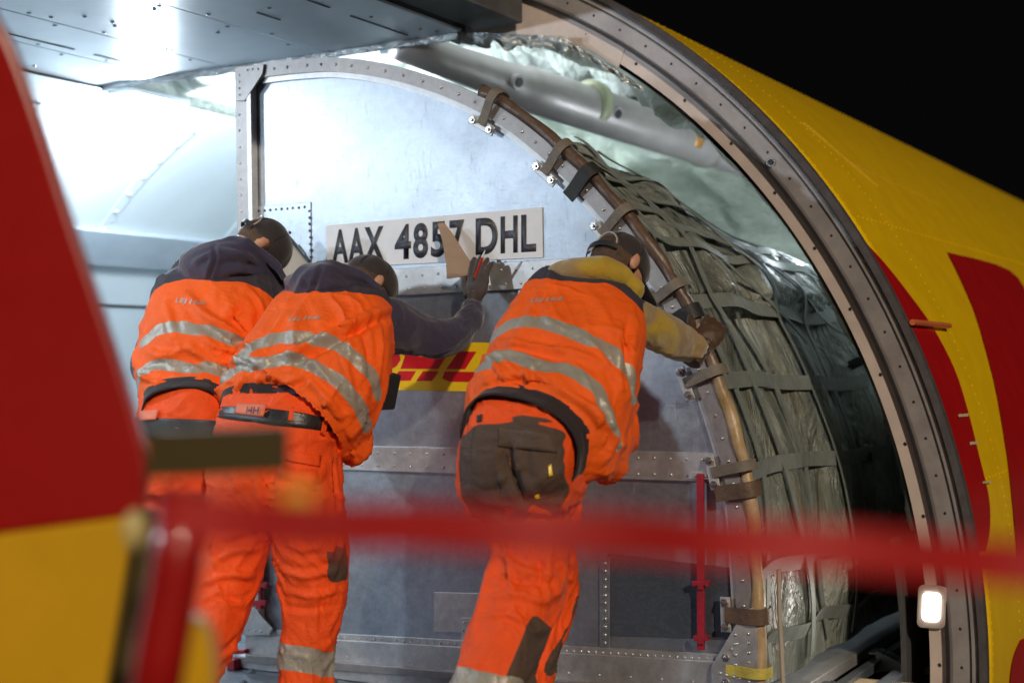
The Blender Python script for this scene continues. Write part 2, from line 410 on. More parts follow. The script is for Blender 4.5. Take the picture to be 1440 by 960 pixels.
obj('skin_line', bm, mat('bright_line', (.85, .6, .08), .3), skin)  # thin bright yellow lines laid on the skin
bm = NB()
for s_r in (SJ+.06, SJ+.12, SJ+.62):
    for k in range(150):
        a = D2R(-25+.72*k); rivet(bm, (AX+2.895*math.cos(a), s_r, AZ+2.895*math.sin(a)), .0055, (math.cos(a), 0, math.sin(a)), .25, 6)
for a_d in (12, 33, 57):
    for k in range(90):
        a = D2R(a_d); rivet(bm, (AX+2.895*math.cos(a), SJ+.2+k*.06, AZ+2.895*math.sin(a)), .005, (math.cos(a), 0, math.sin(a)), .25, 6)
absorb(skin, obj('skin_rivets', bm, M['yellow'], skin))
# door frame rings
def ring(name, prof, m_, a0=-30, a1=108, n=120, sm=False):
    bm = NB(); lathe_ring(bm, prof, D2R(a0), D2R(a1), n); return obj(name, bm, m_, air, sm=sm)
ring('outer_seal', [(2.900, SJ-.015), (2.900, SJ+.03), (2.876, SJ+.03), (2.876, SJ-.02)], M['seal_g'])
fr = ring('door_frame', [(2.877, SJ-.002), (2.877, SJ+.10), (2.775, SJ+.10), (2.775, SJ-.002), (2.786, SJ-.006), (2.866, SJ-.006)], M['jamb_out'])
ring('inner_seal', [(2.776, SJ-.014), (2.776, SJ+.05), (2.764, SJ+.05), (2.764, SJ-.014)], M['rubber'])
ring('seal_groove', [(2.850, SJ-.009), (2.850, SJ+.0), (2.845, SJ+.0), (2.845, SJ-.009)], M['rubber'])
ring('inner_lining', [(2.765, SJ+.002), (2.765, SJ+.2), (2.712, SJ+.2), (2.705, SJ+.004)], M['jamb_in'])
bm = NB()
for i in range(46):
    a = D2R(-22+2.7*i)
    for r, rr in ((2.815, .0055), (2.738, .007)):
        if r < 2.8 and i % 2: continue
        rivet(bm, (AX+r*math.cos(a), SJ-.0065 if r > 2.8 else SJ+.002, AZ+r*math.sin(a)), rr, (0, -1, 0), .25)
absorb(fr, obj('frame_screws', bm, M['rubber'], fr))
bm = NB(); a = math.atan2(PY(1086, 228, SJ).z-AZ, PY(1086, 228, SJ).x-AX); q = Vector((AX+2.80*math.cos(a), SJ-.012, AZ+2.80*math.sin(a)))
tube(bm, [q+Vector((0, .004, 0)), q], .017, 16); obj('drain_ring', bm, M['bolt'], fr)
bm = NB(); tube(bm, [q, q-Vector((0, .004, 0))], .010, 16); obj('drain_hole', bm, M['rubber'], fr)
# crown plate that widens at the top of the frame
bm = NB(); top = [(640, 32), (700, 26), (760, 30), (800, 42), (850, 70), (880, 95)]; bot = [(650, 62), (700, 64), (750, 66), (790, 72), (830, 88), (870, 112)]
T_, B_ = crom(top, 4), crom(bot, 4); g_ = []
for a, b in zip(T_, B_):
    g_.append([bm.verts.new(PY(a[0], a[1]-28, SJ+.003)), bm.verts.new(PY(b[0], b[1]-16, SJ+.006))])
for i in range(len(g_)-1): bm.faces.new((g_[i][0], g_[i][1], g_[i+1][1], g_[i+1][0]))
o = obj('crown_plate', bm, M['jamb_in'], air); s_ = o.modifiers.new('t', 'SOLIDIFY'); s_.thickness = .004
# lamp set into the door frame
lc = Vector(PY(1311, 852, SJ-.004)); bm = NB()
def rrect(c, w_, h_, r, ax, az, n=5):
    out = []
    for sx, sz, a0 in ((1, 1, 0), (-1, 1, 90), (-1, -1, 180), (1, -1, 270)):
        for k in range(n+1):
            a = D2R(a0+90*k/n); out.append(c+ax*(sx*(w_/2-r)+r*math.cos(a))+az*(sz*(h_/2-r)+r*math.sin(a)))
    return out
exx, ezz = Vector((1, 0, 0)), Vector((.06, 0, 1))
prism(bm, rrect(lc, .098, .150, .02, exx, ezz), (0, -.012, 0))
dl = obj('door_lamp', bm, mat('lamp_bezel', (.55, .46, .42), .4, .3), air, bevel=.003)
bm = NB(); prism(bm, rrect(lc+Vector((0, -.0125, 0)), .058, .098, .014, exx, ezz), (0, -.004, 0)); obj('lamp_glass', bm, M['doorlamp'], dl)
ld = bpy.data.lights.new('door_lamp_light', 'AREA'); ld.size = .07; ld.energy = 2; ld.color = (1, .93, .84); lo = bpy.data.objects.new('door_lamp_light', ld); C.objects.link(lo)
lo.location = lc+Vector((-.01, -.04, 0)); lo.rotation_euler = Vector((-.45, -1, -.1)).to_track_quat('-Z', 'Y').to_euler()
# ceiling of the hold: panels, slots, screws
UC = [-3.02, -3.71, -4.25, -4.62, -5.15]; ZC = 2.35
bm = NB()
for a, b in zip(UC[:-1], UC[1:]): box(bm, ((a+b)/2, 2.9, ZC+.006), abs(b-a)-.007, 4.1, .012)
ceil = obj('ceiling_panel', bm, M['ceiling'], air, bevel=.002)
bm = NB(); box(bm, (-4.085, 2.9, ZC+.032), 2.13, 4.1, .03); obj('ceiling_backing', bm, M['darkgap'], air)
bm = NB()
for xa, ya, xb, yb in ((12, 47, 103, 70), (132, 77, 220, 98), (433, 0, 463, 11), (494, 22, 572, 50), (360, 18, 395, 28)):
    a, b = PZ(xa, ya, ZC), PZ(xb, yb, ZC); a.x = b.x = (a.x+b.x)/2; c = (a+b)/2; box(bm, (c.x, c.y, ZC-.0015), .009, abs(b.y-a.y), .003)
absorb(ceil, obj('ceiling_slot', bm, M['darkgap'], ceil))
bm = NB()
for u in UC[1:]:
    for k in range(22):
        y = .95+k*.19
        for du in (-.035, .035):
            if (k % 2) == (du > 0): rivet(bm, (u+du, y, ZC-.0005), .010, (0, 0, -1), .3)
for k in range(26): rivet(bm, (rnd.uniform(-5.1, -3.1), rnd.uniform(2.6, 4.9), ZC-.0005), .009, (0, 0, -1), .5)
absorb(ceil, obj('ceiling_screws', bm, mat('dull_screw', (.16, .17, .19), .4, .5), ceil))
bm = NB(); box(bm, (-2.90, 3.02, 2.62), .22, 4.05, .50); obj('door_header', bm, M['header'], air, bevel=.01)
# crinkled film hanging along the end of the ceiling
def drape(name, P0, P1, drop, m_, nx=60, nz_=8, amp=.02, parent=None, seed=0, dvec=Vector((0, 0, -1)), nv=Vector((0, 1, 0))):
    bm = NB(); g_ = []
    for i in range(nx+1):
        t = i/nx; p = P0.lerp(P1, t); row = []
        for k in range(nz_+1):
            s = k/nz_; d_ = drop*(.75+.5*noise.noise(Vector((t*9, seed, 0))))
            q = p+dvec*d_*s+nv*(amp*noise.noise(Vector((t*14, s*2, seed)))*(.3+s)+.4*amp*noise.noise(Vector((t*40, s*5, seed+3))))
            row.append(bm.verts.new(q))
        g_.append(row)
    for i in range(nx):
        for k in range(nz_): bm.faces.new((g_[i][k], g_[i+1][k], g_[i+1][k+1], g_[i][k+1]))
    return obj(name, bm, m_, parent, sm=True)
drape('film_edge', Vector((-5.10, 4.96, ZC)), Vector((-3.05, 4.96, ZC)), .035, M['foil'], 90, 4, .02, air, 3)
drape('film_curtain', PY(630, 44, 5.0), PY(800, 52, 5.04), .07, M['foil'], 50, 8, .05, air, 8)
drape('film_curtain', PY(795, 55, 5.05), PY(905, 122, 5.08), .035, M['foil'], 40, 6, .04, air, 12)
bm = NB(); box(bm, (-4.1, 5.05, 2.44), 2.1, .05, .16); obj('end_frame', bm, M['header'], air)
# inner wall liner on the far side, with frames, ledge and bolts
bm = NB(); rows = []
WN = 60
for i, y in enumerate([.6, 2.0, 3.2, 4.4, 5.0, 5.73, 6.6, 7.6, 9.0, 11.0]):
    rows.append([bm.verts.new((AX-2.60*math.cos(a)*1.0, y, AZ+2.60*math.sin(a))) for a in [D2R(-6+72*k/WN) for k in range(WN+1)]])
for i in range(len(rows)-1):
    for k in range(WN): bm.faces.new((rows[i][k], rows[i][k+1], rows[i+1][k+1], rows[i+1][k]))
wl = obj('wall_liner', bm, M['wall'], air, sm=True)
def warc(y, r, a): return Vector((AX-r*math.cos(D2R(a)), y, AZ+r*math.sin(D2R(a))))
for y in (4.72, 5.73, 6.74, 7.75):
    bm = NB()
    pts = [warc(y, 2.598, -4+66*k/40) for k in range(41)]; nr = [(Vector((AX, y, AZ))-p).normalized() for p in pts]
    ribbon(bm, pts, nr, .07, .004)
    for k in range(23): a = -2+64*k/22; rivet(bm, warc(y, 2.593, a), .014, warc(0, -1, a)-warc(0, 0, a), .5)
    obj('wall_frame', bm, M['wall'], wl)
for a0, a1, m_ in ((39.5, 44.5, 'ledge'), (33.2, 33.5, 'darkgap')):
    bm = NB()
    p = [warc(.8, 2.597, a1), warc(.8, 2.572 if m_ == 'ledge' else 2.594, a1), warc(.8, 2.572 if m_ == 'ledge' else 2.594, a0), warc(.8, 2.597, a0)]
    prism(bm, p, (0, 9.5, 0)); obj('wall_ledge' if m_ == 'ledge' else 'wall_seam', bm, M[m_], wl)
# insulation blankets over the crown of the hold beyond the door
bm = NB(); rows = []; NI, NJ = 120, 90
for i in range(NI+1):
    y = 5.12+7.5*i/NI; row = []
    for k in range(NJ+1):
        a = 7+115*k/NJ
        rr = 2.585+.05*abs(math.sin(y*math.pi/.5+.3*math.sin(a*.1)))-.02+.07*noise.noise(Vector((a*.13, y*3.6, 1)))+.07*(1-2*abs(noise.noise(Vector((a*.22+y*1.2, y*3.4, 5)))))
        kk = min(1, (y-5.10)/.5)*min(1, max(0, (118-a)/12)); rr = min(rr*kk+2.692*(1-kk), 2.695)
        row.append(bm.verts.new((AX+rr*math.cos(D2R(a)), y, AZ+rr*math.sin(D2R(a)))))
    rows.append(row)
for i in range(NI):
    for k in range(NJ): bm.faces.new((rows[i][k], rows[i][k+1], rows[i+1][k+1], rows[i+1][k]))
obj('insulation_blanket', bm, M['quilt'], air, sm=True)
bm = NB(); lathe_ring(bm, [(2.60, 5.12), (2.60, 12.6), (2.62, 12.6), (2.62, 5.12)], D2R(-22), D2R(9), 24); obj('lower_side_panel', bm, M['header'], air)
# air duct along the crown
bm = NB(); P0 = PY(560, 62, 5.0); P1 = PY(1030, 212, 7.3); dv = (P1-P0).normalized(); L_ = (P1-P0).length
prof = [(0, .060), (.25, .066), (.55, .074), (.70, .076), (.76, .083), (.83, .083), (.86, .094), (1.02, .094), (1.2, .094), (1.6, .096), (2.1, .098), (2.3, .098), (2.34, .11), (2.40, .11), (2.44, .098), (L_, .095), (L_+2, .095)]
a_, b_ = frame_of(dv)
DU = 2.6/ (L_+.3)
tube(bm, [P0+dv*(t*.9)+Vector((0, 0, -.02*math.sin(min(t, 3)))) for t, r in prof], [r*1.12 for t, r in prof], 28)
duct = obj('air_duct', bm, M['duct'], air, sm=True)
for (px, py) in ((830, 118), (962, 186)):
    bm = NB(); c = None; best = 1e9
    for k in range(300):
        q = P0+dv*(k*.012); d = np.array(q)-CAM; X = 720+FPX*(d@RV)/(d@F)
        if abs(X-px) < best: best = abs(X-px); c = q
    tube(bm, [c-dv*.035, c-dv*.03, c+dv*.03, c+dv*.035], [.110, .119, .119, .110], 28); obj('duct_band', bm, M['amber'] if px > 900 else M['pale_band'], duct, sm=True)
for (px, py) in ((707, 88), (846, 135)):
    best = 1e9
    for k in range(300):
        q = P0+dv*(k*.012); d = np.array(q)-CAM; X = 720+FPX*(d@RV)/(d@F)
        if abs(X-px) < best: best = abs(X-px); c = q
    out = (V(CAM)-c); out = (out-dv*out.dot(dv)).normalized()
    bm = NB(); tube(bm, [c+out*.06, c+out*.112], .034, 20); o = obj('duct_port', bm, M['duct'], duct)
    bm = NB(); tube(bm, [c+out*.09, c+out*.116], .022, 20); obj('port_hole', bm, M['rubber'], o)
# crumpled sheet standing for the cover draped over the next pallet load
bm = NB(); g_ = []; NXc, NZc = 130, 80
for i in range(NXc+1):
    row = []
    for k in range(NZc+1):
        x = -5.2+3.75*i/NXc; z = .6+2.0*k/NZc; rr = math.hypot(x-AX, z-AZ)
        if rr > 2.60: f = 2.60/rr; x, z = AX+(x-AX)*f, AZ+(z-AZ)*f
        q = x*1.0+z*.9; p_ = z*1.0-x*.8
        y = 7.45+.22*noise.noise(Vector((q*1.3, p_*.5, 2)))+.16*(1-2*abs(noise.noise(Vector((q*2.6, p_*.8, 6)))))+.07*(1-2*abs(noise.noise(Vector((q*6, p_*2.2, 11)))))-.35*(2.6-z)*.3
        row.append(bm.verts.new((x, y, z)))
    g_.append(row)
for i in range(NXc):
    for k in range(NZc): bm.faces.new((g_[i][k], g_[i+1][k], g_[i+1][k+1], g_[i][k+1]))
hc = obj('pallet_cover', bm, M['sheet'], air, sm=True); s_ = hc.modifiers.new('t', 'SOLIDIFY'); s_.thickness = .006
# far bulkhead of the hold
bm = NB(); pts = [Vector((AX+2.66*math.cos(D2R(a)), 12.6, AZ+2.66*math.sin(D2R(a)))) for a in range(-10, 191, 8)]; prism(bm, pts, (0, .05, 0)); obj('bulkhead', bm, M['quilt'], air)
bm = NB(); box(bm, (-1.45, 7.0, ZF-.12), .42, 9.0, .04); obj('side_gutter', bm, M['header'], air)
# side rail tracks beside the container with release brackets
bm = NB()
for dx, z in ((0, .0), (.10, -.004)):
    box(bm, (-1.60+dx, 6.9, ZF+.03+z), .036, 5.2, .008)
    box(bm, (-1.612+dx, 6.9, ZF+.012+z), .006, 5.2, .03); box(bm, (-1.588+dx, 6.9, ZF+.012+z), .006, 5.2, .03)
tr = obj('side_track', bm, M['track'], air, bevel=.002)
bm = NB(); box(bm, (-1.36, 6.9, ZF+.02), .05, 5.2, .03); obj('side_track', bm, M['track'], air)
for i in range(7):
    y = 4.75+i*.62; bm = NB()
    for dy in (-.035, .035):
        prism(bm, [Vector((-1.50, y+dy, ZF+.06)), Vector((-1.50, y+dy, ZF-.02)), Vector((-1.40, y+dy, ZF+.0)), Vector((-1.40, y+dy, ZF+.02))], (0, .006, 0))
    box(bm, (-1.50, y, ZF+.05), .05, .08, .008); box(bm, (-1.41, y, ZF+.012), .02, .08, .008)
    obj('track_bracket', bm, M['track'], tr)
for i in range(9): bm = NB(); box(bm, (-1.40, 4.6+i*.42, ZF-.005), .26, .12, .03); obj('floor_beam', bm, M['wood'], air)
# ceiling lamps of the hold; the last three added to brighten sheet and canvas
for i, (u, y, pw, z) in enumerate(((-5.0, -.1, 155, 2.325), (-5.0, 2.5, 66, 2.325), (-4.98, 5.22, 120, 2.32), (-4.5, 6.3, 48, 2.45), (-3.75, 5.75, 16, 2.46), (-2.12, 6.55, 17, 1.68))):
    bm = NB(); box(bm, (u, y, z+.012), .17, .42, .024); o = obj('ceiling_lamp', bm, M['ledge'], air, bevel=.004)
    bm = NB(); box(bm, (u, y, z-.006), .12, .34, .012); obj('lamp_glass', bm, M['lampglass'], o)
    l_ = bpy.data.lights.new('lamp_light', 'POINT'); l_.shadow_soft_size = .07 if i > 1 else .05; l_.energy = pw*LAMP_W; l_.color = (.80, .91, 1.0)
    lo = bpy.data.objects.new('lamp_light', l_); C.objects.link(lo); lo.location = (u, y, z-.11)
# torn dark lining beside the lamp, above the wall
bm = NB(); T_ = crom([(172, 114), (205, 108), (250, 106), (290, 102), (328, 96)], 5); B_ = crom([(172, 118), (205, 116), (250, 124), (300, 137), (328, 140)], 5); g_ = []
for i, (a, b) in enumerate(zip(T_, B_)): g_.append([bm.verts.new(PX(a[0], a[1], -5.16-.02*math.sin(i*1.7))), bm.verts.new(PX(b[0], b[1]+2*math.sin(i*2.3), -5.2+.02*math.sin(i*1.3)))])
for i in range(len(g_)-1): bm.faces.new((g_[i][0], g_[i][1], g_[i+1][1], g_[i+1][0]))
obj('torn_lining', bm, M['foil'], air, sm=True)

# ------------------------------------------------------------------ the container
S0 = 4.32
ULD = thing('cargo_container', 'large riveted aluminium cargo container with curved side being pushed into the aircraft', 'container', (-2.6, 5.8, ZF))
def AF(px, py, off=0): return PY(px, py, S0-off)
arc_px = [(372, 92), (420, 86), (480, 83), (550, 92), (630, 115), (700, 147), (755, 185), (812, 235), (862, 288), (906, 342), (944, 398), (974, 455), (998, 515), (1021, 580), (1040, 645), (1052, 710), (1058, 780), (1062, 850), (1064, 930), (1064, 985)]
ARC = [V(p) for p in crom([AF(*p) for p in arc_px], 6)]
TL, BL = AF(331, 93), AF(344, 935)
prof = [TL]+ARC+[BL]
def inset_pts(P, d):
    out = []
    for i, p in enumerate(P):
        t = (P[min(i+1, len(P)-1)]-P[max(i-1, 0)]).normalized(); nrm = Vector((t.z, 0, -t.x))   # outwards/up for a clockwise arc
        out.append(p-(-nrm if nrm.dot(p-Vector((-2.8, S0, .8))) < 0 else nrm)*d)
    return out
inner = inset_pts(ARC, .05)
# sheet face
bm = NB(); P_ = [TL+Vector((.02, 0, -.02))]+inset_pts(ARC, .012)+[BL+Vector((.02, 0, .02))]
prism(bm, P_, (0, .02, 0)); obj('face_sheet', bm, M['face'], ULD)
# a darker polished repair sheet at lower right
bm = NB(); q = [AF(855, 778, .004), AF(1046, 800, .004), AF(1052, 900, .004), AF(855, 893, .004)]; prism(bm, q, (0, .003, 0))
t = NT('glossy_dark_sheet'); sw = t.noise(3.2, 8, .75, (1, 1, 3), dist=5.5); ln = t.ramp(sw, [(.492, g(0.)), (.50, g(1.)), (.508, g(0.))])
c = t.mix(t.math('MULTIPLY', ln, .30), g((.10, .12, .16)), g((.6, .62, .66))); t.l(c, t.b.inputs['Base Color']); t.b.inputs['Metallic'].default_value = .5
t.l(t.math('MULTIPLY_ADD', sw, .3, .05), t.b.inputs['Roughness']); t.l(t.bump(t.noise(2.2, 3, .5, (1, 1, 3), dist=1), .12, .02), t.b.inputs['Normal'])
obj('repair_sheet', bm, t.m, ULD)
# sides and back
bm = NB(); prism(bm, [TL+Vector((0, .02, 0)), BL+Vector((0, .02, 0)), BL+Vector((.02, .02, 0)), TL+Vector((.02, .02, 0))], (0, 3.1, 0)); obj('side_sheet', bm, M['face'], ULD)
bm = NB(); prism(bm, [p+Vector((0, 3.12, 0)) for p in (Vector((-3.6, S0, 1.1)), Vector((-1.75, S0, 1.1)), Vector((-1.62, S0, -.1)), Vector((-3.6, S0, -.1)))], (0, .02, 0)); obj('back_sheet', bm, M['face'], ULD)
bm = NB(); prism(bm, [Vector((-3.68, S0-.03, ZF+.002)), Vector((-1.57, S0-.03, ZF+.002)), Vector((-1.57, S0-.03, ZF+.045)), Vector((-3.68, S0-.03, ZF+.045))], (0, 3.18, 0)); obj('base_plate', bm, M['rail'], ULD, bevel=.003)
def plate(name, pix, m_, off=.012, th=.010, rivs=(), rr=.0055, parent=None, bev=.0015, rmat=True):
    bm = NB(); prism(bm, [AF(x, y, off) for x, y in pix], (0, th, 0))
    o = obj(name, bm, m_, parent or ULD, bevel=bev)
    if rivs:
        bm = NB()
        for (x0, y0, x1, y1, n_) in rivs:
            for k in range(n_):
                t = (k+.5)/n_; p = AF(x0+(x1-x0)*t+rnd.uniform(-.4, .4), y0+(y1-y0)*t+rnd.uniform(-.4, .4), off)
                rivet(bm, p, rr*rnd.uniform(.9, 1.1), (0, -1, 0), .75)
        absorb(o, obj('rivets', bm, M['rivet'] if rmat is True else rmat, o, sm=True))
    return o
plate('middle_rail', [(440, 385), (917, 356), (940, 396), (440, 421)], M['rail'], .016, .014, [(450, 396, 915, 366, 21), (450, 412, 925, 389, 21)])
plate('lower_rail', [(352, 624), (1050, 637), (1056, 679), (352, 656)], M['rail'], .016, .014, [(360, 633, 1046, 647, 30), (360, 648, 1046, 671, 30)])
plate('bottom_strip', [(372, 885), (1045, 921), (1045, 935), (372, 896)], M['rail'], .014, .010, [(376, 890, 1040, 928, 64)], .0052)
plate('bottom_rail', [(345, 892), (1058, 933), (1062, 982), (345, 921)], M['rail'], .020, .016, [(380, 914, 640, 935, 6), (690, 938, 1040, 962, 8)], .005)
plate('bottom_lip', [(345, 920), (1062, 980), (1062, 992), (345, 931)], M['frame'], .045, .04)
plate('left_post', [(330, 95), (348, 95), (360, 892), (344, 892)], M['frame'], .030, .028, [(336, 150, 350, 830, 30)], .005)
plate('post_edge', [(346, 110), (352, 110), (364, 888), (358, 888)], M['rail'], .040, .036)
# top arc frame member
bm = NB(); A_ = [p-Vector((0, .03, 0)) for p in ARC]; nr = [Vector((0, -1, 0))]*len(A_); A2 = inset_pts(A_, .026)
sweep(bm, A2, nr, [(-.026, -.03), (.026, -.03), (.026, 0), (-.026, 0)])
af = obj('arc_frame', bm, M['frame'], ULD)
bm = NB(); A3 = inset_pts(A_, .062); sweep(bm, A3, nr, [(-.010, -.03), (.010, -.03), (.010, -.012), (-.010, -.012)]); obj('arc_flange', bm, M['rail'], af)
bm = NB(); acc = 0
for i in range(1, len(A2)):
    acc += (A2[i]-A2[i-1]).length
    if acc > .062: rivet(bm, A2[i]-Vector((0, .0005, 0)), .0062, (0, -1, 0), .8); acc = 0
absorb(af, obj('rivets', bm, M['rivet'], af, sm=True))
plate('corner_gusset', [(331, 94), (371, 90), (369, 104), (344, 142), (332, 142)], M['frame'], .042, .010, [(337, 102, 337, 138, 4), (345, 99, 366, 97, 3)], .005)
plate('corner_gusset', [(332, 838), (341, 835), (382, 884), (378, 893), (332, 892)], M['rail'], .042, .010, [(336, 846, 336, 888, 5), (345, 884, 372, 888, 3)], .005)
plate('corner_gusset', [(1046, 858), (1064, 852), (1066, 978), (1000, 960), (1000, 938)], M['rail'], .046, .010, [(1034, 885, 1034, 955, 5), (1052, 870, 1054, 965, 7), (1008, 945, 1046, 955, 4), (1016, 925, 1040, 900, 3)], .0062)
rd = mat('dark_rivet', (.10, .10, .11), .35, .6)
plate('rivet_patch', [(350, 291), (437, 284), (437, 372), (353, 380)], M['face'], .004, .003, [(352, 298, 432, 291, 10), (435, 292, 437, 366, 8)], .0058, rmat=rd)
plate('rivet_strip', [(843, 782), (857, 783), (857, 922), (843, 921)], M['face'], .010, .004, [(851, 786, 851, 920, 12)], .007)
plate('repair_patch', [(610, 832), (690, 834), (690, 890), (610, 888)], M['rail'], .004, .003)
plate('latch_plate', [(648, 868), (674, 868), (674, 906), (648, 905)], M['rail'], .006, .003, [(652, 870, 652, 902, 3), (655, 873, 672, 873, 2)], .005)
# number plate
def text_mesh(s, size=1, bold=.0, xs=1.0, shear=0, sp=1.0):
    cu = bpy.data.curves.new('t', 'FONT'); cu.body = s; cu.size = size; cu.offset = bold; cu.shear = shear; cu.space_character = sp; cu.align_x = 'LEFT'; cu.resolution_u = 6
    to = bpy.data.objects.new('t', cu); C.objects.link(to); bpy.context.view_layer.update()
    me = bpy.data.meshes.new_from_object(to.evaluated_get(bpy.context.evaluated_depsgraph_get())); bpy.data.objects.remove(to)
    return me
def fit_text(name, s, quad, th, m_, parent, bold=.012, shear=0, sp=1.0):
    """fill the four corners (bl, br, tr, tl) with the text"""
    me = text_mesh(s, 1, bold, shear=shear, sp=sp); xs = [v.co.x for v in me.vertices]; ys_ = [v.co.y for v in me.vertices]
    x0, x1, y0, y1 = min(xs), max(xs), min(ys_), max(ys_); bl, br, tr_, tl = quad
    bm = NB(); bm.from_mesh(me)
    for v in bm.verts:
        a = (v.co.x-x0)/(x1-x0); b = (v.co.y-y0)/(y1-y0)
        v.co = bl.lerp(br, a).lerp(tl.lerp(tr_, a), b)
    r_ = bmesh.ops.extrude_face_region(bm, geom=bm.faces[:])
    for e in r_['geom']:
        if isinstance(e, bmesh.types.BMVert): e.co += Vector((0, -th, 0))
    return obj(name, bm, m_, parent)
npl = plate('number_plate', [(458, 317), (762, 291.5), (763, 362), (460, 377)], M['plate'], .0060, .0050, bev=.0005)
def tq(x0, x1, o_=.0065):
    def top(x): return 325-(x-458)*(325-301)/(762-458)-1
    def bot(x): return 371-(x-458)*(371-353)/(762-458)
    return [AF(x0, bot(x0), o_), AF(x1, bot(x1), o_), AF(x1, top(x1), o_), AF(x0, top(x0), o_)]
for s, x0, x1 in (('A', 467, 490), ('A', 490, 513), ('X', 512, 540), ('4', 555, 578), ('8', 581, 602), ('5', 606, 627), ('7', 632, 653), ('D', 669, 700), ('H', 704, 728), ('L', 733, 754)):
    fit_text('lettering', s, tq(x0, x1), .0006, M['letter'], npl, .034)
# yellow and red sticker
stk = plate('company_sticker', [(484, 478), (707, 482), (707, 551), (484, 547)], M['yellow_s'], .0025, .0022, bev=0)
def poly(pix, off=.0034, m_=M['red_s'], name='logo_letter', parent=stk):
    bm = NB(); prism(bm, [AF(x, y, off) for x, y in pix], (0, .0008, 0)); return obj(name, bm, m_, parent)
def shear_box(x0, x1, y0, y1, k=.62): return [(x0+k*(y1-y0), y0), (x1+k*(y1-y0), y0), (x1, y1), (x0, y1)]
poly([(503, 492), (556, 493), (562, 499), (563, 506), (558, 514), (553, 517.5), (490, 517.5), (497, 507), (534, 507), (540, 499), (500, 497)])
poly([(486, 521), (552, 521), (544, 530), (533, 535), (484, 535)])
poly([(572, 493.5), (594, 493.5), (589, 501), (602, 501), (607, 493.7), (632, 494), (616, 518.5), (563, 518.5)])   # H upper half
poly([(561, 521.5), (585, 521.5), (577, 535), (551, 535)]); poly([(595, 521.5), (617, 522), (607, 535.5), (585, 535.5)])
poly([(645, 494), (670, 494.3), (654, 519), (627, 519)]); poly([(625, 522), (684, 523), (674, 537), (632, 536.5), (622, 532)])
# red latch bars
def latch(xt, yt, xb, yb, w_=10):
    o = plate('latch_bar', [(xt-w_/2, yt), (xt+w_/2, yt), (xb+w_/2, yb), (xb-w_/2, yb)], M['redm'], .038, .012)
    L = yb-yt
    for f, ww in ((.62, 26), (.93, 22)):
        y = yt+L*f; x = xt+(xb-xt)*f
        plate('latch_lug', [(x-ww/2, y-3), (x+ww/2, y-4), (x+ww/2-2, y+5), (x+4, y+3), (x+4, y+9), (x-4, y+9), (x-4, y+3), (x-ww/2+2, y+5)], M['redm'], .05, .018, parent=o)
    return o
latch(984, 666, 985, 914, 10); latch(362, 772, 363, 853, 8)
plate('bracket_plate', [(968, 664), (1002, 665), (1002, 674), (968, 673)], M['rail'], .030, .010, [(968, 669, 1002, 670, 2)], .006)
# canvas side
def sec(i, y):
    p = ARC[i].copy(); k = y-S0
    if p.z > 1.25:
        f = min(1, (p.z-1.25)/.75); f = f*f*(3-2*f); p.z -= f*min(.55, .20*k)
        p.x += .04*f*min(1, k)
    else:
        p.x += -.02+.02*math.sin(p.z*3)
    t = (ARC[min(i+1, len(ARC)-1)]-ARC[max(i-1, 0)]).normalized(); nrm = Vector((-t.z, 0, t.x)); nrm = nrm if nrm.dot(p-Vector((-2.8, y, .8))) > 0 else -nrm
    amp = min(1, k/.12)*min(1, max(0, (p.z+.15)/.3))
    yy = y+.10*noise.noise(Vector((p.z*1.5, y*1.2, 7)))
    fold = 1.1*noise.noise(Vector((yy*3.4, p.z*.6, 3)))+.30*noise.noise(Vector((yy*9, p.z*1.1, 9)))+.30*(1-2*abs(noise.noise(Vector((yy*4.5+p.z*.6, p.z*.9, 21)))))
    d = -.035+fold*.075
    if p.z > 1.2: d = fold*.05-.03+.05*noise.noise(Vector((p.x*6+y*2, y*3, 4)))+.05*(1-2*abs(noise.noise(Vector((p.x*3-y*2, y*2.2+p.x*2, 14)))))
    p += nrm*(d*amp-.012); p.y = y; return p, nrm
i0 = min(range(len(ARC)), key=lambda i: (ARC[i]-AF(700, 147)).length)
NS = 150; bm = NB(); rows = []; idx = list(range(i0-14, len(ARC)))
ysub = [S0+.02+3.05*(k/NS)**1.15 for k in range(NS+1)]
def secf(f, y):
    i = int(f); t = f-i
    if i >= len(ARC)-1: return sec(len(ARC)-1, y)
    a, na = sec(i, y); b, nb = sec(i+1, y); return a.lerp(b, t), na
fs = [i0-14+(len(ARC)-1-i0+14)*k/170 for k in range(171)]
for y in ysub: rows.append([bm.verts.new(secf(f, y)[0]) for f in fs])
for i in range(NS):
    for k in range(len(fs)-1): bm.faces.new((rows[i][k], rows[i][k+1], rows[i+1][k+1], rows[i+1][k]))
cv = obj('canvas_side', bm, M['canvas'], ULD, sm=True)
bvh_cv = BVHTree.FromPolygons([v.co for v in cv.data.vertices], [tuple(p.vertices) for p in cv.data.polygons])
def on_canvas(p, lift=.006):
    c = Vector((-2.9, p.y, .7)) if p.z < 1.5 else Vector((-2.6, p.y, .9))
    d = (p-c).normalized(); h = bvh_cv.ray_cast(c, d)
    return (h[0]+d*lift, d) if h[0] is not None else (p, d)
def strap(pts, w_=.05, name='net_strap', m_='net', sag=.4):
    P = []; Nn = []
    for q in crom([tuple(p) for p in pts], 9):
        a, d = on_canvas(V(q)); P.append(a); Nn.append(d)
    for it in range(5):                      # taut webbing bridges the folds
        P = [P[0]]+[(P[i-1]+P[i]*2+P[i+1])/4 for i in range(1, len(P)-1)]+[P[-1]]
    P = [p+d*.012 for p, d in zip(P, Nn)]
    bm = NB(); ribbon(bm, P, Nn, w_, .004); return obj(name, bm, M[m_], cv)
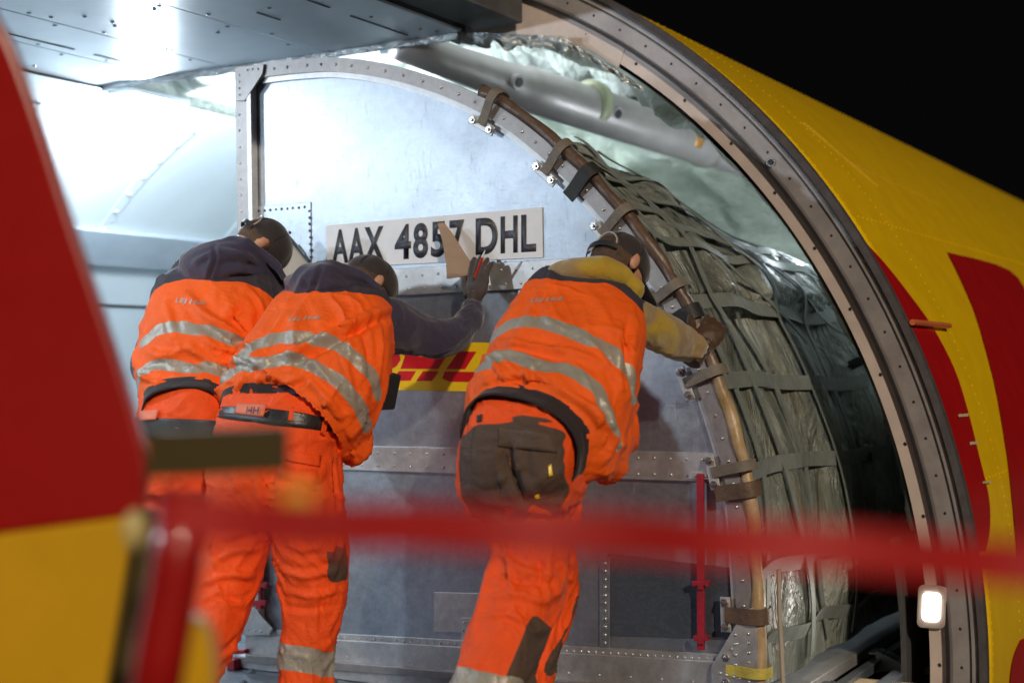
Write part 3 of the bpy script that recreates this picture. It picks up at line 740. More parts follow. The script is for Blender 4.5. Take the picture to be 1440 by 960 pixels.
def az(z, y): # nominal point on the side at height z
    best = min(ARC[i0:], key=lambda p: abs(p.z-z)); return Vector((best.x, y, z))
for z in (1.21, .93, .64, .30, .06):
    strap([az(z+.02*math.sin(y*3), y) for y in (4.38, 4.8, 5.3, 5.9, 6.6, 7.3)], .055)
for f in (.18, .34, .5, .66):
    i = int(i0+(len(ARC)-i0)*.42*f); strap([sec(i, y)[0] for y in (4.38, 4.7, 5.1, 5.6, 6.3, 7.2)], .04)
for k, y in enumerate((4.58, 4.86, 5.12, 5.42, 5.8, 6.25)):
    pts = [sec(int(i0+(len(ARC)-1-i0)*q), y+(.03+.03*(k%3))*math.sin(q*(4+k%2)+k*2)-.22*(1-q))[0] for q in (.0, .12, .24, .36, .48, .6, .72, .84, .97)]
    strap(pts, .032)
for k in range(4):
    strap([sec(int(i0+2), 4.4+.25*k)[0], sec(int(i0+14), 4.7+.35*k)[0], sec(int(i0+26), 5.1+.45*k)[0], sec(i0+38, 5.5+.5*k)[0]], .022)
for (px, py, u) in ((1200, 512, -1.56), (1165, 398, -1.52), (1080, 350, -1.8), (1213, 643, -1.52), (1002, 296, -2.0)):
    h = None; d = V(ray(px, py)).normalized(); h = bvh_cv.ray_cast(V(CAM), d)
    if h[0] is None: continue
    c = h[0]-d*.02; bm = NB(); a, b = frame_of(d)
    Mx = Matrix((a, b, d)).transposed(); Mx = Mx @ Matrix.Rotation(rnd.uniform(-.5, .5), 3, 'Z')
    box(bm, c, .075, .04, .018, Mx); box(bm, c-d*.014, .05, .012, .014, Mx); obj('strap_buckle', bm, M['black'], cv, bevel=.004)
# white hem rope / edge batten along the canvas
bm = NB(); pts = [AF(1095, 800, -.08), AF(1096, 860, -.08), AF(1100, 940, -.08), AF(1102, 980, -.08)]; tube(bm, pts, .008, 8); obj('canvas_batten', bm, M['paper'], ULD)
# webbing roll along the arc edge
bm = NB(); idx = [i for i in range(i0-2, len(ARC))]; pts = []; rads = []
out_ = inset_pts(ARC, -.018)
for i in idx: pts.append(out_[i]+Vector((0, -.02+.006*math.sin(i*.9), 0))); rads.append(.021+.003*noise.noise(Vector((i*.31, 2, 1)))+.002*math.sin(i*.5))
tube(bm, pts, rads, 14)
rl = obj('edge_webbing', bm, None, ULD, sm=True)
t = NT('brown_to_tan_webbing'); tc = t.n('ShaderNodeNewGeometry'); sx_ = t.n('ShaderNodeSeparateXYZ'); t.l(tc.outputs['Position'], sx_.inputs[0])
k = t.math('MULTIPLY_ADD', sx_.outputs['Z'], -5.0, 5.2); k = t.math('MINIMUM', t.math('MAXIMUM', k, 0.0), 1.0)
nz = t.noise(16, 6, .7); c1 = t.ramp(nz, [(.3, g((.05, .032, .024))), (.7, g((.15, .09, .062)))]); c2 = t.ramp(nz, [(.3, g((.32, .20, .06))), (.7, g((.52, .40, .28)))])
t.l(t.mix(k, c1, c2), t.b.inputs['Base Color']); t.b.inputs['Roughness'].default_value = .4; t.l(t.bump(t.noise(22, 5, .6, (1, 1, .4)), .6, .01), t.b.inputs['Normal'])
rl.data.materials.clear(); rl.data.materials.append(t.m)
# clamps along the arc
def clamp(px, py, m_, bolts=True, w_=.034):
    i = min(range(len(ARC)), key=lambda j: (ARC[j]-AF(px, py)).length); tq_ = (ARC[i+2 if i+2 < len(ARC) else i]-ARC[i-2]).normalized()
    nn = Vector((-tq_.z, 0, tq_.x)); nn = nn if nn.dot(ARC[i]-Vector((-2.8, S0, .8))) > 0 else -nn; c = ARC[i]
    pts = []; nrs = []
    path = [(-.085, .042), (-.05, .044), (-.015, .052), (.012, .058), (.036, .050), (.048, .026), (.046, .0), (.034, -.03)]
    for a, b in [tuple(q) for q in crom(path, 4)]: pts.append(c+nn*a+Vector((0, -b, 0)))
    for j in range(len(pts)):
        t_ = (pts[min(j+1, len(pts)-1)]-pts[max(j-1, 0)]).normalized(); n_ = t_.cross(tq_); n_ = n_ if n_.dot(pts[j]-(c+nn*-.02+Vector((0, .02, 0)))) > 0 else -n_; nrs.append(n_)
    bm = NB(); ribbon(bm, pts, nrs, w_, .006); o = obj('clamp_strap', bm, M[m_], ULD, bevel=.001)
    if bolts:
        bm = NB(); cc = c+nn*-.085+Vector((0, -.036, 0)); Mx = Matrix((tq_, nn, Vector((0, 1, 0)))).transposed(); box(bm, cc, .11, .034, .008, Mx); obj('clamp_plate', bm, M['rail'], o, bevel=.002)
        bm = NB()
        for e in (-1, 1):
            q = cc+tq_*.038*e+Vector((0, -.004, 0)); tube(bm, [q, q-Vector((0, .010, 0))], .0135, 6); tube(bm, [q-Vector((0, .01, 0)), q-Vector((0, .018, 0))], .006, 8)
        absorb(o, obj('clamp_bolt', bm, M['bolt'], o))
    return o
for px, py, m_, b in ((700, 147, 'strap_g', True), (798, 220, 'strap_g', True), (828, 250, 'black', False), (880, 308, 'strap_g', True), (948, 405, 'strap_g', True), (970, 447, 'black', True),
                      (1004, 530, 'strap_g', True), (1041, 652, 'strap_g', True), (1048, 690, 'leather', False), (1062, 868, 'leather', True), (1063, 938, 'strap_y', True)):
    clamp(px, py, m_, b, .05 if m_ in ('leather', 'black') else .034)
# restraint lock on the deck
lk = thing('floor_lock', 'small red cargo restraint latch standing on the deck by the container corner', 'latch', tuple(PZ(330, 938, ZF)))
q = PZ(330, 940, ZF); bm = NB(); box(bm, q+Vector((0, 0, .02)), .035, .05, .04); obj('lock_body', bm, M['redm'], lk, bevel=.004)
bm = NB(); prism(bm, [q+Vector(v) for v in ((-.05, 0, .05), (.05, 0, .062), (.05, 0, .078), (0, 0, .07), (-.05, 0, .072), (-.065, 0, .06))], (0, .03, 0)); obj('lock_pawl', bm, M['redm'], lk, bevel=.003)
# ------------------------------------------------------------------ people
def rem(bm, voxel, it=4, fac=.5):
    me = bpy.data.meshes.new('r'); bmesh.ops.recalc_face_normals(bm, faces=bm.faces[:]); bm.to_mesh(me); bm.free()
    o = bpy.data.objects.new('r', me); C.objects.link(o)
    r = o.modifiers.new('r', 'REMESH'); r.mode = 'VOXEL'; r.voxel_size = voxel; r.adaptivity = 0
    if it: s = o.modifiers.new('s', 'SMOOTH'); s.factor = fac; s.iterations = it
    bpy.context.view_layer.update()
    out = bpy.data.meshes.new_from_object(o.evaluated_get(bpy.context.evaluated_depsgraph_get())); bpy.data.objects.remove(o)
    return out
class Limb:
    """rings traced as (left x, y, right x, y, distance along the hull, depth ratio)"""
    def __init__(s, rings, sub=6, grow=0.0, sq=2.4):
        c, L, R_ = [], [], []
        for (xl, yl, xr, yr, sd, dr) in rings:
            A, B = PY(xl, yl, sd), PY(xr, yr, sd); m_ = (A+B)/2; l_ = (B-A)/2
            hx = math.hypot(l_.x, 0)/max(l_.length, 1e-6); d = ray((xl+xr)/2, (yl+yr)/2); ct = d[1]/math.hypot(d[0], d[1]); st = math.sqrt(1-ct*ct)
            k = (1-hx)+hx*ct/math.sqrt(ct*ct+dr*dr*st*st)
            c.append(tuple(m_)); L.append(tuple(l_*k)); R_.append((dr, 0, 0))
        s.c = np.array(crom(c, sub)); s.L = np.array(crom(L, sub)); s.dr = np.array(crom(R_, sub))[:, 0]; s.sq = sq
        n_ = len(s.c); s.D = np.zeros((n_, 3)); s.len = np.zeros(n_)
        for i in range(n_):
            ax = s.c[min(i+2, n_-1)]-s.c[max(i-2, 0)]; ax /= np.linalg.norm(ax)
            s.L[i] -= ax*(s.L[i]@ax)*.6
            D = np.cross(ax, s.L[i]); D /= np.linalg.norm(D)
            if D[1] > 0: D = -D
            s.D[i] = D*(np.linalg.norm(s.L[i])*s.dr[i]+grow); s.L[i] *= 1+grow/np.linalg.norm(s.L[i])
            if i: s.len[i] = s.len[i-1]+np.linalg.norm(s.c[i]-s.c[i-1])
    def mesh(s, bm, scale=1.0, n=30, a=0, b=None):
        rings = []; N_ = len(s.c) if b is None else b
        for i in range(a, N_):
            r = []
            for k in range(n):
                t = 2*math.pi*k/n; cx, sy = math.cos(t), math.sin(t); e = 2/s.sq
                cx = math.copysign(abs(cx)**e, cx); sy = math.copysign(abs(sy)**e, sy)
                r.append(bm.verts.new(V(s.c[i]+(s.L[i]*cx+s.D[i]*sy)*scale)))
            rings.append(r)
        for i in range(len(rings)-1):
            for k in range(n): bm.faces.new((rings[i][k], rings[i][(k+1) % n], rings[i+1][(k+1) % n], rings[i+1][k]))
        bm.faces.new(rings[0][::-1]); bm.faces.new(rings[-1])
    def coords(s, P):
        """(v metres along, h, d) of points"""
        i = np.argmin(((P[:, None, :]-s.c[None])**2).sum(2), axis=1); q = P-s.c[i]
        n_ = len(s.c); ax = s.c[np.minimum(i+1, n_-1)]-s.c[np.maximum(i-1, 0)]; ax /= np.linalg.norm(ax, axis=1)[:, None]
        v = s.len[i]+(q*ax).sum(1)
        L, D = s.L[i], s.D[i]
        return v, (q*L).sum(1)/(L*L).sum(1), (q*D).sum(1)/(D*D).sum(1), i
def co_of(me):
    a = np.empty(len(me.vertices)*3, np.float32); me.vertices.foreach_get('co', a); return a.reshape(-1, 3).astype(float)
def set_co(me, P): me.vertices.foreach_set('co', P.astype(np.float32).ravel()); me.update()
def nrm_of(me):
    a = np.empty(len(me.vertices)*3, np.float32); me.vertices.foreach_get('normal', a); return a.reshape(-1, 3).astype(float)
def smooth_field(me, f, it=4):
    E_ = np.empty(len(me.edges)*2, np.int32); me.edges.foreach_get('vertices', E_); E_ = E_.reshape(-1, 2); f = np.asarray(f, float).copy(); n_ = np.bincount(E_.ravel(), minlength=len(f))+1
    for _ in range(it):
        a = f.copy(); np.add.at(a, E_[:, 0], f[E_[:, 1]]); np.add.at(a, E_[:, 1], f[E_[:, 0]]); f = a/n_
    return f
def strokes(me, b, lst, limb=None):
    """creases and ridges of cloth: (path, height, half width)"""
    P, Nn = co_of(me), nrm_of(me); out = np.zeros(len(P))
    for pts, amp, sg in lst:
        Q = [hit(b, x, y) for x, y in crom(pts, 6)]; Q = np.array([tuple(q) for q in Q if q is not None])
        if len(Q) < 2: continue
        dist = np.full(len(P), 9.); tt = np.zeros(len(P))
        for k in range(len(Q)-1):
            a, c = Q[k], Q[k+1]; e = c-a; t = np.clip(((P-a)@e)/max(e@e, 1e-12), 0, 1); d = np.linalg.norm(P-a-t[:, None]*e, axis=1); m_ = d < dist; dist[m_] = d[m_]; tt[m_] = (k+t[m_])/(len(Q)-1)
        w_ = np.clip(np.sin(np.pi*np.clip(tt, .04, .96)), 0, 1)**.6
        out += amp*w_*(np.exp(-(dist/sg)**2)-.45*np.exp(-((dist-1.9*sg)/(1.1*sg))**2))
    if limb is not None: out *= np.clip((limb.coords(P)[0]-.004)/.04, 0, 1)
    set_co(me, P+Nn*out[:, None])
def set_attr(me, name, val):
    if name in ('tape', 'yoke', 'patch'): val = smooth_field(me, val)
    a = me.attributes.new(name, 'FLOAT', 'POINT'); a.data.foreach_set('value', np.asarray(val, np.float32))
def ridged(x, y, z): return (1-2*abs(noise.noise(Vector((x, y, z)))))
def fold(me, limb, amp=.010, cross=9, along=2.2, seed=0, zone=None, diag=.0, cut=.15):
    """cloth folds running mostly across the limb"""
    P, Nn = co_of(me), nrm_of(me); v, h, d, _ = limb.coords(P); out = np.zeros(len(P))
    for i in range(len(P)):
        W = .35*noise.noise(Vector((h[i]*1.1+seed, d[i]*.9, v[i]*7)))
        q = v[i]*cross+W*2.2+diag*h[i]*2
        r = ridged(h[i]*along*.5+seed, d[i]*along*.5, q); r = max(0, (r-.35)/.65)**2.3*1.9
        r2 = ridged(h[i]*along+5+seed+v[i]*6, d[i]*along, v[i]*cross*1.1+3*h[i]); r2 = max(0, (r2-.4)/.6)**2.3*1.7
        m_ = .55+.9*noise.noise(Vector((h[i]*1.3+3*seed, d[i]*1.2, v[i]*4+9)))
        out[i] = (max(r, -.2)**1*.7+.3*r2)*max(m_, cut)
    if zone is not None: out *= zone(v, h, d)
    set_co(me, P+Nn*(amp*(out-.3))[:, None])
def bvh_of(me): return BVHTree.FromPolygons([v.co for v in me.vertices], [tuple(p.vertices) for p in me.polygons])
def hit(b, x, y):
    h = b.ray_cast(V(CAM), V(ray(x, y)).normalized()); return h[0]
def trace(b, limb, pix):
    out = []
    for x, y in pix:
        p = hit(b, x, y)
        if p is None: continue
        v, h, d, _ = limb.coords(np.array([p])); out.append((float(h[0]), float(v[0])))
    return sorted(out)
def line_field(me, limb, tr, half=None):
    P = co_of(me); v, h, d, _ = limb.coords(P); xs = [a for a, _ in tr]; ysv = [b for _, b in tr]
    f = np.interp(h, xs, ysv)
    return (half-np.abs(v-f)) if half else (v-f)
def path_field(me, limb, b, pix, half):
    """tape sewn along a line over the back, carried on round both sides"""
    Q = [hit(b, x, y) for x, y in crom(pix, 6)]; Q = [np.array(tuple(q)) for q in Q if q is not None]
    def ext(E, sg):
        i = limb.coords(np.array([E]))[3][0]; D = limb.D[i]/np.linalg.norm(limb.D[i]); L = limb.L[i]/np.linalg.norm(limb.L[i])
        return [E-D*.015+L*.022*sg, E-D*.05+L*.032*sg, E-D*.11+L*.02*sg, E-D*.17-L*.01*sg]
    Q = ext(Q[0], -1)[::-1]+Q+ext(Q[-1], 1); P = co_of(me); dist = np.full(len(P), 9.)
    for k in range(len(Q)-1):
        a, e = Q[k], Q[k+1]-Q[k]; t = np.clip(((P-a)@e)/max(e@e, 1e-12), 0, 1); dist = np.minimum(dist, np.linalg.norm(P-a-t[:, None]*e, axis=1))
    return half-dist
def poly_field(me, limb, b, pix, front=-.2):
    Q = []
    for x, y, *kx in pix:
        p = hit(b, x, y); k = kx[0] if kx else 1.0; x0 = x
        if p is None:
            cx = np.mean([q[0] for q in pix])
            for st_ in range(1, 60):
                x = x0+(cx-x0)*st_/60; p = hit(b, x, y)
                if p is not None and limb.coords(np.array([p]))[1][0]**2 < 1.5: break
                p = None
            k = 1.35
            if p is None: continue
        v, h, d, i = limb.coords(np.array([p])); Q.append((float(h[0])*.15*k, float(v[0])))
    P = co_of(me); v, h, d, _ = limb.coords(P); X = np.c_[h*.15, v]; Q = np.array(Q); ins = np.zeros(len(X), bool); dist = np.full(len(X), 9.)
    for k in range(len(Q)):
        a, c = Q[k], Q[(k+1) % len(Q)]
        cr = ((a[1] > X[:, 1]) != (c[1] > X[:, 1])) & (X[:, 0] < (c[0]-a[0])*(X[:, 1]-a[1])/((c[1]-a[1]) or 1e-9)+a[0]); ins ^= cr
        e = c-a; t = np.clip(((X-a)@e)/max(e@e, 1e-12), 0, 1); dist = np.minimum(dist, np.hypot(*(X-a-t[:, None]*e).T))
    f = np.where(ins, dist, -dist); return np.where(d > front, f, -.05)
def band(name, limb, v0, v1, m_, parent, grow=.004, th=.004, n=64, wob=.0):
    """a fitted cloth band around a limb between two lengths"""
    bm = NB(); rows = []
    for j in range(7):
        v = v0+(v1-v0)*j/6; i = int(np.argmin(abs(limb.len-v))); r = []
        for k in range(n):
            t = 2*math.pi*k/n; cx, sy = math.cos(t), math.sin(t); e = 2/limb.sq; cx = math.copysign(abs(cx)**e, cx); sy = math.copysign(abs(sy)**e, sy)
            ln = np.linalg.norm(limb.L[i]); f = 1+(grow+wob*noise.noise(Vector((k*.35, j*.6, 1))))/ln
            fr_ = (v-limb.len[i]); ax = limb.c[min(i+1, len(limb.c)-1)]-limb.c[max(i-1, 0)]; ax /= np.linalg.norm(ax)
            r.append(bm.verts.new(V(limb.c[i]+ax*fr_+(limb.L[i]*cx+limb.D[i]*sy)*f)))
        rows.append(r)
    for j in range(6):
        for k in range(n): bm.faces.new((rows[j][k], rows[j][(k+1) % n], rows[j+1][(k+1) % n], rows[j+1][k]))
    o = obj(name, bm, m_, parent, sm=True); s = o.modifiers.new('t', 'SOLIDIFY'); s.thickness = th; s.offset = 1; return o
def head_prims(bm, c, f, u, neck):
    f = f.normalized(); r = f.cross(u).normalized(); u = r.cross(f).normalized()
    ell(bm, c+u*.015, (r*.076, f*.094, u*.098), 20)                     # skull
    ell(bm, c+f*.026-u*.045, (r*.058, f*.066, u*.066), 16)              # face and jaw
    ell(bm, c+f*.058-u*.096, (r*.026, f*.024, u*.020), 12)              # chin
    tube(bm, [c+f*.088+u*.012, c+f*.108-u*.028], [.009, .015], 10)      # nose
    ell(bm, c+f*.084-u*.062, (r*.026, f*.013, u*.007), 10)              # lips
    ell(bm, c+f*.082-u*.074, (r*.024, f*.013, u*.007), 10)
    ell(bm, c+f*.078+u*.028, (r*.058, f*.016, u*.010), 12)              # brow
    for s in (-1, 1):
        ell(bm, c+r*s*.030+f*.080+u*.008, (r*.013, f*.010, u*.009), 10)
        e0 = c+r*s*.078-u*.012-f*.008; o_ = (r*s*.8-f*.45).normalized()
        ell(bm, e0+o_*.010, (o_*.014, f*.017+u*.004, u*.032), 12)       # ear
        ell(bm, e0+o_*.018-u*.002, (o_*.007, f*.020, u*.030), 12)
    tube(bm, [c-f*.022-u*.03, (c-f*.03-u*.08+neck)/2+f*.004, neck], [.058, .058, .068], 16)
def cap(parent, c, f, u, label=None, brim=.075, open_back=False, bt=-.30):
    f = f.normalized(); r = f.cross(u).normalized(); u = r.cross(f).normalized(); bm = NB(); rows = []; n_ = 56; m_ = 16; c = c+u*.018
    for j in range(m_+1):
        el = D2R(-14+104*j/m_); row = []
        for k in range(n_):
            a = 2*math.pi*k/n_; seam = .0016*max(0, 1-abs(((a*6/(2*math.pi)) % 1)-.5)*14)
            rr = 1+.05*math.sin(el*2)*.5+.02*noise.noise(Vector((a*1.3, el*2, c.x*5)))-seam*16
            back = max(0, -math.cos(a))                      # a=0 is the front
            e2 = el if not (open_back) else el+max(0, back-.72)*1.9*(1-j/m_)
            row.append(bm.verts.new(c+(r*math.sin(a)*.082+f*math.cos(a)*.101)*math.cos(e2)*rr+u*(math.sin(e2)*.092*rr)))
        rows.append(row)
    for j in range(m_):
        for k in range(n_): bm.faces.new((rows[j][k], rows[j][(k+1) % n_], rows[j+1][(k+1) % n_], rows[j+1][k]))
    bm.faces.new(rows[-1])
    o = obj('cap', bm, M['cap'], parent, sm=True); s = o.modifiers.new('t', 'SOLIDIFY'); s.thickness = .003
    if label: o['label'] = label
    bm = NB(); rows = []
    for j in range(8):
        q = j/7; row = []
        for k in range(21):
            a = D2R(-62+124*k/20); ext = brim*q*math.cos(a*.95)**.6
            p = c+r*math.sin(a)*(.087+ext*.25)+f*(math.cos(a)*.104+ext)-u*(.020+.25*ext+.9*abs(math.sin(a))**2*.022*(1+q))
            row.append(bm.verts.new(p))
        rows.append(row)
    for j in range(7):
        for k in range(20): bm.faces.new((rows[j][k], rows[j][k+1], rows[j+1][k+1], rows[j+1][k]))
    b = obj('cap_brim', bm, M['cap'], o, sm=True); s = b.modifiers.new('t', 'SOLIDIFY'); s.thickness = .004
    bm = NB(); tube(bm, [c+u*.100, c+u*.106], [.007, .004], 10); obj('cap_button', bm, M['cap'], o, sm=True)
    if open_back:
        bm = NB(); pts = []
        for k in range(21):
            a = D2R(180-46+92*k/20); pts.append(c+r*math.sin(a)*.091+f*math.cos(a)*.109-u*(.022))
        nr = [(p-c).normalized() for p in pts]; ribbon(bm, pts, nr, .016, .003); obj('cap_strap', bm, M['black'], o)
        bm = NB(); pts = []
        for k in range(25):
            a = D2R(180*k/24); x = math.cos(a)*.80; zt = math.sin(a)*.062
            pts.append(c+r*math.sin(math.pi-x*.86)*.089*(1-.1*math.sin(a))+f*math.cos(math.pi-x*.86)*.107*(1-.12*math.sin(a))+u*(-.02+zt))
        tube(bm, pts, .0032, 8); obj('cap_piping', bm, M['print'], o, sm=True)
    for k in range(3):
        bm = NB(); pts = []
        for j in range(25):
            el = D2R(180*j/24); a = D2R(30+60*k); q = max(math.sin(el), 0); cs_ = math.cos(el)
            pts.append(c+(r*math.sin(a)*.083+f*math.cos(a)*.102)*cs_+u*(q*.094))
        tube(bm, pts, .0013, 6); obj('cap_seam', bm, M['belt'], o, sm=True)
    # short hair on the nape
    bm = NB(); rows = []
    for j in range(9):
        el = D2R(-44+60*j/8); row = []
        for k in range(25):
            a = D2R(180-98+196*k/24); rr = 1.04+.02*noise.noise(Vector((a*12, el*12, 0)))-.05*max(0, .3-j/8)
            row.append(bm.verts.new(c-u*.003+(r*math.sin(a)*.078+f*math.cos(a)*.096)*math.cos(el)*rr+u*math.sin(el)*.098*rr))
        rows.append(row)
    for j in range(8):
        for k in range(24): bm.faces.new((rows[j][k], rows[j][k+1], rows[j+1][k+1], rows[j+1][k]))
    h = obj('hair', bm, M['hair'], parent, sm=True); s = h.modifiers.new('t', 'SOLIDIFY'); s.thickness = .004
    return o
def hand_prims(bm, w_, F_, Nb, side, curl=(18, 22, 14), spread=4, scale=1.0, fat=1.0, thumb_curl=18, thumb_out=42):
    """w_ wrist, F_ finger direction, Nb back of the hand, side = +1/-1 picks the thumb side"""
    F_ = F_.normalized(); S = Nb.cross(F_).normalized()*side; Nb = F_.cross(S).normalized()*side
    if Nb.dot(Nb) == 0: Nb = Vector((0, -1, 0))
    k = scale
    ell(bm, w_+F_*.050*k, (F_*.056*k, S*.043*k, Nb*.017*k*fat), 16)
    ell(bm, w_+F_*.072*k-S*.004*k, (F_*.028*k, S*.042*k, Nb*.014*k*fat), 14)
    tube(bm, [w_-F_*.03*k, w_+F_*.03*k], [.028*k*fat, .030*k*fat], 14, .72)
    tips = []
    for j, (off, ln, r0) in enumerate(((.031, .070, .0098), (.011, .078, .0102), (-.010, .072, .0098), (-.029, .056, .0088))):
        a = D2R(spread*(1.5-j)); d = (F_*math.cos(a)+S*math.sin(a)).normalized(); p = w_+F_*.086*k+S*off*k; P = [w_+F_*.06*k+S*off*.8*k, p]; ax = d.cross(Nb).normalized()
        ang = 0; rr = r0*k*fat; c_ = p
        for q, frac in enumerate((.44, .32, .24)):
            ang += D2R(curl[q]+(j*2 if q else 0)); dd = d*math.cos(ang)-Nb*math.sin(ang); c_ = c_+dd*ln*frac*k; P.append(c_)
        tube(bm, P, [rr*1.02, rr*1.05, rr, rr*.96, rr*.80], 12)
        ell(bm, P[-1], (d*rr*.8, S*rr*.8, Nb*rr*.8), 10); tips.append(P[-1])
    b0 = w_+F_*.018*k+S*.024*k; a = D2R(thumb_out); d1 = F_*math.cos(a)+S*math.sin(a)-Nb*.25; d1.normalize(); d2 = (d1+F_*.25-Nb*math.sin(D2R(thumb_curl))).normalized()
    P = [b0, b0+d1*.040*k, b0+d1*.070*k, b0+d1*.070*k+d2*.030*k]
    tube(bm, P, [.017*k*fat, .0145*k*fat, .0125*k*fat, .0095*k*fat], 12); ell(bm, P[-1], (d2*.009*k, S*.010*k, Nb*.0095*k), 10)
    return tips
def glove(parent, args, m_, name='glove', cuff=None):
    bm = NB(); hand_prims(bm, fat=1.12, **args); w_, F_ = args['w_'], args['F_'].normalized()
    tube(bm, [w_-F_*.055, w_-F_*.01], [.035, .033], 16, .8)
    me = rem(bm, .0034, 3); P, Nn = co_of(me), nrm_of(me)
    dd = np.array([noise.noise(Vector(p*38))*.0011+ridged(p[0]*26, p[1]*26, p[2]*30)*.0009 for p in P]); set_co(me, P+Nn*dd[:, None])
    return obj(name, me, m_, parent, sm=True)
def back_text(vme_bvh, s, quad, parent, bold=.02, shear=.2, off=.004, m_='print', nm='back_print'):
    me = text_mesh(s, 1, bold, shear=shear); xs = [v.co.x for v in me.vertices]; ys_ = [v.co.y for v in me.vertices]; x0, x1, y0, y1 = min(xs), max(xs), min(ys_), max(ys_)
    bm = NB(); bm.from_mesh(me); bmesh.ops.triangulate(bm, faces=bm.faces[:]); bmesh.ops.subdivide_edges(bm, edges=bm.edges[:], cuts=1)
    ok = True
    for v in bm.verts:
        a = (v.co.x-x0)/(x1-x0); b = (v.co.y-y0)/(y1-y0); (blx, bly), (brx, bry), (trx, try_), (tlx, tly) = quad
        px = (blx*(1-a)+brx*a)*(1-b)+(tlx*(1-a)+trx*a)*b; py = (bly*(1-a)+bry*a)*(1-b)+(tly*(1-a)+try_*a)*b
        h = hit(vme_bvh, px, py)
        if h is None: bm.free(); return None
        v.co = h-V(ray(px, py)).normalized()*off
    return obj(nm, bm, M[m_], parent, sm=True)
def piece(nm, b, quad, m_, parent, off=.004, th=.003, nu=10, nv=5):
    """a small cloth piece sewn on: follows the surface beneath"""
    (ax, ay), (bx, by), (cx, cy), (dx, dy) = quad; G_ = []
    for i in range(nu+1):
        row = []
        for j in range(nv+1):
            a, c = i/nu, j/nv; x = (ax*(1-a)+bx*a)*(1-c)+(dx*(1-a)+cx*a)*c; y = (ay*(1-a)+by*a)*(1-c)+(dy*(1-a)+cy*a)*c; h = hit(b, x, y)
            if h is None: return None
            row.append(h-V(ray(x, y)).normalized()*off)
        G_.append(row)
    bm = NB(); g_ = [[bm.verts.new(p) for p in r] for r in G_]
    for i in range(nu):
        for j in range(nv): bm.faces.new((g_[i][j], g_[i+1][j], g_[i+1][j+1], g_[i][j+1]))
    o = obj(nm, bm, m_, parent, sm=True); s_ = o.modifiers.new('t', 'SOLIDIFY'); s_.thickness = th; s_.offset = 0; return o

